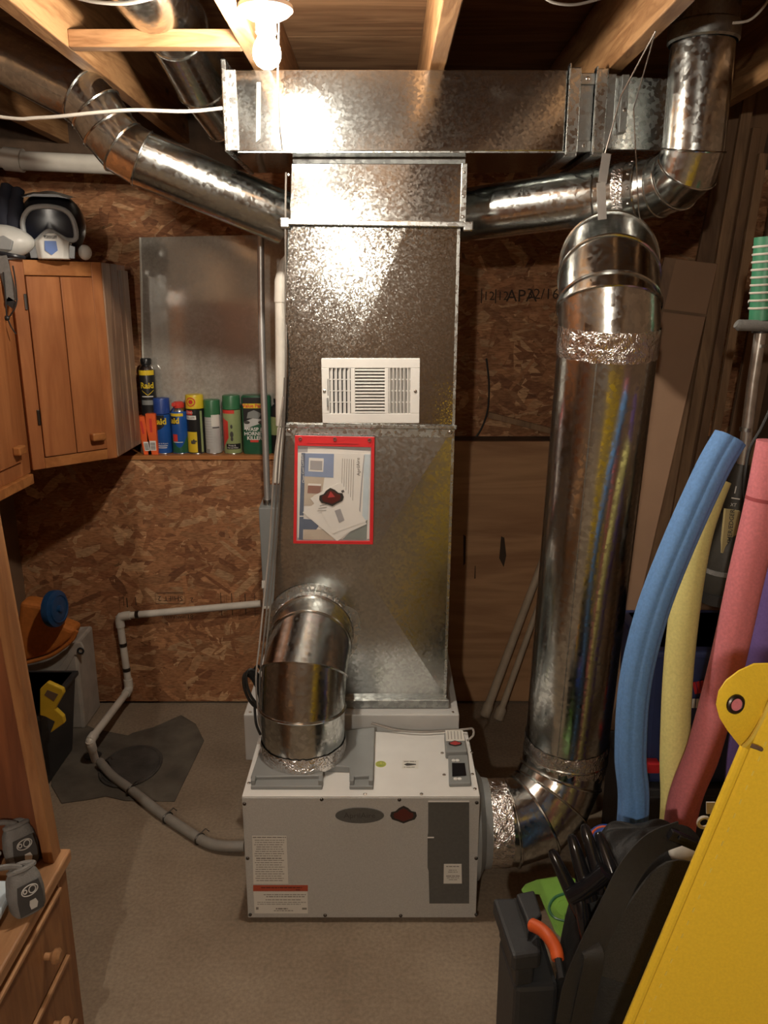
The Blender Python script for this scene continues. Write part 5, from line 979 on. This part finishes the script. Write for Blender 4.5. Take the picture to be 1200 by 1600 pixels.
MB().bar(P(1143, 778, YR_-.036), P(1156, 780, YR_-.036), .001, .003).build('label_stripe', M['label'], t)
cable('trimmer_cord', smoothpath([P(1205, 636, 1.98), P(1188, 672, 1.98), P(1172, 700, 1.98), P(1165, 735, 1.97), P(1163, 770, 1.97), P(1170, 788, 1.97), P(1185, 795, 1.97), P(1210, 796, 1.97)]), .0042, 'black', 'black cord looping around the trimmer neck', 'cord')
t = thing('spring_clip', 'small steel clip hanging beside the trimmer grip', 'clip', P(1178, 475, 2.1))
MB().torus(P(1176, 473, 2.1), (0,1,0), .010, .003, 18, 6).build('ring', M['chrome'], t, True); MB().tube(smoothpath([P(1178,440,2.1), P(1172,455,2.1), P(1173,466,2.1)]), .002, 6).build('cord', M['black'], t, True); MB().tube(smoothpath([P(1200,400,2.1), P(1188,412,2.1), P(1180,425,2.1), P(1178,440,2.1)]), .004, 6).build('frayed_rope', M['stick'], t, True)
# =================================================================== TUBS BEHIND
t = thing('blue_tub', 'navy blue plastic tub behind the noodles', 'tub', P(1060, 1240, 2.15)); zz0, zz1 = P(1060, 1232, 2.12).z, P(1060, 1015, 2.12).z
xa_, xb_ = P(1008, 1100, 2.12).x, P(1190, 1100, 2.12).x
MB().hexa([(xa_+.02,2.14,zz0),(xb_,2.14,zz0),(xb_,2.42,zz0),(xa_+.02,2.42,zz0),(xa_,2.12,zz1),(xb_,2.12,zz1),(xb_,2.42,zz1),(xa_,2.42,zz1)]).build('tub_body', M['tub'], t, bevel=.02, seg=3)
MB().box(xa_-.012, xb_+.01, 2.105, 2.43, zz1-.025, zz1).build('tub_rim', M['tub'], t, bevel=.008)
m = MB(); m2 = MB()
for k in range(5): m.bar(P(1084+k*6, 1066-k, 2.117), P(1088+k*6, 1084-k, 2.117), .002, .009, (1,0,0)); m2.bar(P(1084+k*6, 1092, 2.117), P(1083+k*6, 1106, 2.117), .002, .008, (1,0,0))
m.build('red_lettering', M['redp'], t); m2.build('white_lettering', M['label'], t)
MB().box(P(1010,1198,2.11).x, P(1030,1198,2.11).x, 2.10, 2.135, P(1015,1206,2.11).z, P(1015,1191,2.11).z).build('red_latch', M['redp'], t, bevel=.003); MB().box(P(1075,1165,2.11).x, P(1100,1165,2.11).x, 2.10, 2.135, P(1085,1192,2.11).z, P(1085,1150,2.11).z).build('red_latch', M['redp'], t, bevel=.003)
t = thing('dark_tote', 'dark closed storage tote under the navy tub', 'tote', ((xa_+xb_)/2, 2.28, 0)); MB().box(xa_+.0, xb_, 2.13, 2.45, 0, zz0-.03).build('tote_body', M['tote'], t, bevel=.01); MB().box(xa_-.01, xb_+.01, 2.12, 2.46, zz0-.03, zz0-.001).build('tote_lid', M['tote'], t, bevel=.006)
# =================================================================== FRONT RIGHT PILE
# black tote
c1 = PZ(800, 1493, .40); t = thing('black_tote', 'black lidded tote at the lower right beside the dehumidifier', 'tote', (c1.x+.15, c1.y+.1, 0))
tz = .40; L0 = PZ(770, 1402, tz); L1 = PZ(801, 1494, tz); L2 = PZ(846, 1488, tz); eX = Vector((1,.03,0)); 
lid = [L0, L1, L2, PZ(838, 1402, tz)]
MB().prism([Vector((p.x, p.y, tz-.045)) for p in lid], (0,0,.045)).build('tote_lid', M['tote'], t, bevel=.008)
MB().prism([Vector((L0.x+.016, L0.y-.012, 0)), Vector((L1.x+.012, L1.y+.014, 0)), Vector((L1.x+.112, L1.y+.02, 0)), Vector((L0.x+.125, L0.y-.012, 0))], (0,0,tz-.10)).build('tote_body', M['tote'], t, bevel=.012)
MB().prism([Vector((L0.x+.016, L0.y-.012, tz-.10)), Vector((L1.x+.012, L1.y+.014, tz-.10)), Vector((L2.x-.01, L2.y+.014, tz-.10)), Vector((L2.x-.02, L0.y-.012, tz-.10))], (0,0,.055)).build('tote_neck', M['tote'], t, bevel=.006)
MB().prism([PZ(u, v, tz+.001) for u, v in ((806,1408),(834,1402),(846,1440),(824,1470),(822,1448))], (0,0,.022)).build('handle_latch', M['tote'], t, bevel=.005)
MB().prism([PZ(u, v, tz+.0015) for u, v in ((803,1404),(806,1403),(828,1466),(824,1470))], (0,0,.001)).build('lid_groove', M['black'], t)
# green lid, leaning between
t = thing('green_lid', 'lime green plastic lid tucked behind the black tote', 'lid', PZ(850, 1450, .42))
gpts = [(815,1392),(822,1383),(840,1376),(876,1370),(900,1374),(905,1420),(900,1470),(880,1468),(868,1458),(852,1420),(843,1398),(818,1397)]
def gy(v): return 1.86-.0022*(v-1370)
MB().prism([P(u, v, gy(v)) for u, v in gpts], (0,.012,-.006)).build('lid_plate', M['green'], t, bevel=.004, seg=3)
MB().tube(smoothpath([P(892, 1394, gy(1394)-.002), P(868, 1402, gy(1402)-.002), P(858, 1418, gy(1418)-.002), P(866, 1434, gy(1434)-.002), P(884, 1440, gy(1440)-.002)]), .004, 8).build('moulded_rib', M['cgreen'], t, True)
MB().prism([P(u, v, gy(v)-.001) for u, v in ((894,1402),(874,1407),(867,1418),(872,1428),(888,1432))], (0,-.006,.003)).build('raised_pad', M['green'], t, bevel=.003)
MB().bar(P(888, 1466, gy(1466)+.012), Vector((P(888,1466,gy(1466)).x, gy(1466)+.012, .302)), .01, .05, (0,1,0)).build('lid_leg', M['green'], t, bevel=.003)
# orange tool handle
t = thing('orange_handle_tool', 'orange red tool handle resting on the black tote', 'tool', PZ(850, 1465, .42)); MB().tube(smoothpath([PZ(829, 1444, .435), PZ(845, 1452, .44), PZ(858, 1465, .44), PZ(868, 1482, .43), PZ(872, 1500, .42)]), [.012]+[.0145]*20+[.0145, .0145, .014, .013], 14).build('grip', M['orange'], t, True); MB().tube([PZ(872, 1498, .425), PZ(878, 1530, .41)], .008, 10).build('tang', M['dk'], t, True)
# black garden fork
t = thing('black_fork', 'black plastic fork tines poking up beside the duct elbow', 'fork', P(900, 1380, 1.47))
for (u0, v0, u1, v1) in ((861, 1328, 895, 1398), (892, 1304, 912, 1372), (912, 1288, 934, 1358), (934, 1300, 952, 1350)):
    a, c = P(u0, v0, 1.50), P(u1, v1, 1.46); MB().tube([a, a.lerp(c, .08), a.lerp(c, .4), c, c+(c-a)*.5], [.006, .0105, .0135, .017, .018], 12).build('tine', M['gloss'], t, True)
MB().tube(smoothpath([P(893, 1400, 1.45), P(915, 1388, 1.44), P(948, 1362, 1.43)]), .019, 12).build('crossbar', M['gloss'], t, True)
MB().tube(smoothpath([P(905, 1396, 1.45), P(915, 1450, 1.42), P(930, 1560, 1.40)]), .016, 12).build('handle', M['gloss'], t, True)
# blue ball
c = P(948, 1322, 1.72); t = thing('blue_ball', 'royal blue ball with an orange ring beside the bag', 'ball', (c.x, c.y, c.z-.045)); MB().ell(c, .052, .052, .052, 28, 18).build('ball', M['royal'], t, True); MB().torus(c+Vector((-.012,-.02,.03)), Vector((-.3,-.5,.8)), .034, .0045, 28, 8).build('ring', M['corange'], t, True)
# black bag
t = thing('black_duffel', 'black mesh and nylon gear bag slumped against the yellow mat', 'bag', (.42, 1.42, 0))
def ring2(u0, u1, v, Y, dp, n=36, e=2.5, sk=0):
    a, c = P(u0, v, Y), P(u1, v, Y); cx, rx = (a.x+c.x)/2, (c.x-a.x)/2
    return [Vector((cx+x, Y+y_+sk*x, a.z+.012*math.sin(3*k*.35+v*.01))) for k, (x, y_) in enumerate(rbox(rx, dp, n, e))]
secs = [(955,1060,1294,1.56,.03),(938,1092,1310,1.55,.06),(922,1112,1345,1.53,.09),(905,1120,1385,1.51,.12),(893,1130,1430,1.49,.14),(882,1140,1490,1.47,.155),(872,1140,1560,1.45,.16),(862,1140,1640,1.43,.165),(856,1140,1760,1.42,.165),(850,1150,1960,1.42,.16)]
rs_ = [ring2(*s_) for s_ in secs]; r_ = random.Random(3)
for j, ring in enumerate(rs_):
    for k, p in enumerate(ring): f = .006*math.sin(k*1.3+j*1.7)+.005*math.sin(k*2.9-j*2.3); p.x += f; p.y += f*1.3; p.z = max(p.z, .004)
bb = MB().rings(rs_).build('bag_body', M['bag'], t, True, ang=80); sm = bb.modifiers.new('smooth', 'SUBSURF'); sm.levels = sm.render_levels = 2
def ribbon(pts, wd, mat, name, up_, th=.004):
    m = MB(); sp = smoothpath(pts, 6); rs = []
    for i, p in enumerate(sp):
        d = (sp[min(i+1, len(sp)-1)]-sp[max(i-1, 0)]).normalized(); s_ = d.cross(Vector(up_)).normalized(); n = s_.cross(d).normalized()
        rs.append([p-s_*wd/2-n*th/2, p+s_*wd/2-n*th/2, p+s_*wd/2+n*th/2, p-s_*wd/2+n*th/2])
    return m.rings(rs).build(name, M[mat], t, True)
ribbon([P(1062, 1302, 1.44), P(1020, 1320, 1.41), P(985, 1360, 1.37), P(955, 1420, 1.33), P(925, 1480, 1.31), P(900, 1540, 1.30), P(888, 1600, 1.29)], .05, 'strap', 'shoulder_strap', (0,-1,.3))
ribbon([P(1085, 1385, 1.40), P(1050, 1380, 1.385), P(1015, 1420, 1.36), P(985, 1470, 1.34), P(960, 1530, 1.32)], .09, 'mesh', 'mesh_pocket', (.2,-1,.3), .006)
ribbon([P(920, 1475, 1.315), P(928, 1500, 1.295), P(915, 1560, 1.29), P(905, 1610, 1.285)], .04, 'strap', 'folded_flap', (0,-1,.2))
bc = P(1068, 1312, 1.42); MB().obox(bc, Vector((.030,0,-.014)), (0,.008,0), (.005,0,.010)).build('buckle', M['gloss'], t, bevel=.003); MB().obox(bc+Vector((.004,-.009,.004)), Vector((.018,0,-.0085)), (0,.003,0), (.002,0,.004)).build('buckle_bar', M['dk'], t, bevel=.001)
# white things peeking out
c = P(1076, 1334, 1.46); o = MB().ell(c+Vector((0,.02,-.01)), .035, .03, .028, 18, 10).build('white_cloth', M['label'], None, True); tag(o, 'small white cloth showing between the bag buckle and yellow mat', 'cloth')
c = P(1106, 1270, 1.42); t = thing('plastic_tag', 'small clear white tag on the pink noodle beside the yellow mat', 'tag', c); MB().prism([P(u, v, 1.42) for u, v in ((1104,1254),(1118,1254),(1116,1272),(1104,1272))], (0,.003,0)).build('tag_plate', M['paper'], t); MB().torus(P(1100, 1285, 1.42), (0,1,0), .012, .004, 16, 6).build('tag_loop', M['paper'], t, True)
# =================================================================== YELLOW MAT
YM0 = 1.0
t = thing('yellow_mat', 'big yellow vinyl mat with a grommet flap leaning at the lower right', 'mat', (.68, 1.02, 0))
def yp(u, v, off=0): p = P(u, v, YM0); p.y -= off; return p
b0, b1 = yp(975, 1600), yp(1160, 1157); dl = (b1-b0).normalized(); foot = b0+dl*(-(b0.z-.004)/dl.z); topc = yp(1208, 1052)
back_ = Vector((.03, .055, 0)); rt = Vector((.62, -.10, .0))
MB().prism([foot, foot+rt, topc+rt+Vector((.0,0,-.02)), topc], back_).build('mat_body', M['mat'], t, bevel=.016, seg=4)
MB().tube([foot+Vector((.006,-.002,0)), b0+Vector((.006,-.002,0)), b1+Vector((.006,-.002,0)), topc+Vector((.004,-.002,0))], .007, 10).build('welt_seam', M['mat'], t, True)
st_ = MB(); off_ = Vector((.028,-.004,.0))
for k in range(26):
    p = b0.lerp(topc, (k+.4)/26)+off_; dd_ = (topc-b0).normalized(); st_.bar(p-dd_*.004, p+dd_*.004, .0022, .0022)
st_.build('stitching', M['matd'], t)['kind'] = 'stuff'
fl_ = [(1160,1159),(1140,1146),(1118,1118),(1103,1095),(1097,1075),(1102,1056),(1116,1043),(1140,1034),(1170,1030),(1215,1031),(1250,1040),(1205,1062),(1186,1100)]
n_ = len(fl_); m = MB(); cen = yp(1165, 1085, .055); f0 = []; 
for i, (u, v) in enumerate(fl_): f0.append(yp(u, v, .012+.035*max(0, (1180-u)/80)))
m.add(f0+[cen], [(i, (i+1) % n_, n_) for i in range(n_)]); k_ = len(m.v); m.add([p+Vector((.001,.004,0)) for p in f0+[cen]], [((i+1) % n_, i, n_) for i in range(n_)]); m.f += [(i, (i+1) % n_, (i+1) % n_+k_, i+k_) for i in range(n_)]
m.build('flap', M['mat'], t, True, ang=60)
gc = yp(1125, 1072, .051); MB().torus(gc, Vector((.25,-1,.1)), .0105, .0032, 24, 8).build('grommet', M['screwd'], t, True); MB().lathe([(.009,0),(.009,.002)], gc, Vector((.25,-1,.1)), 16).build('grommet_hole', M['noodp'], t)
ribbon([yp(1176, 1060, .055), yp(1160, 1095, .056), yp(1148, 1125, .05), yp(1142, 1142, .04)], .004, 'matd', 'flap_crease', (0,-1,0), .003)
MB().tube([yp(1162, 1156, .012), yp(1172, 1155, .022), yp(1180, 1159, .02)], .003, 6).build('fold_tuck', M['cardd'], t, True)
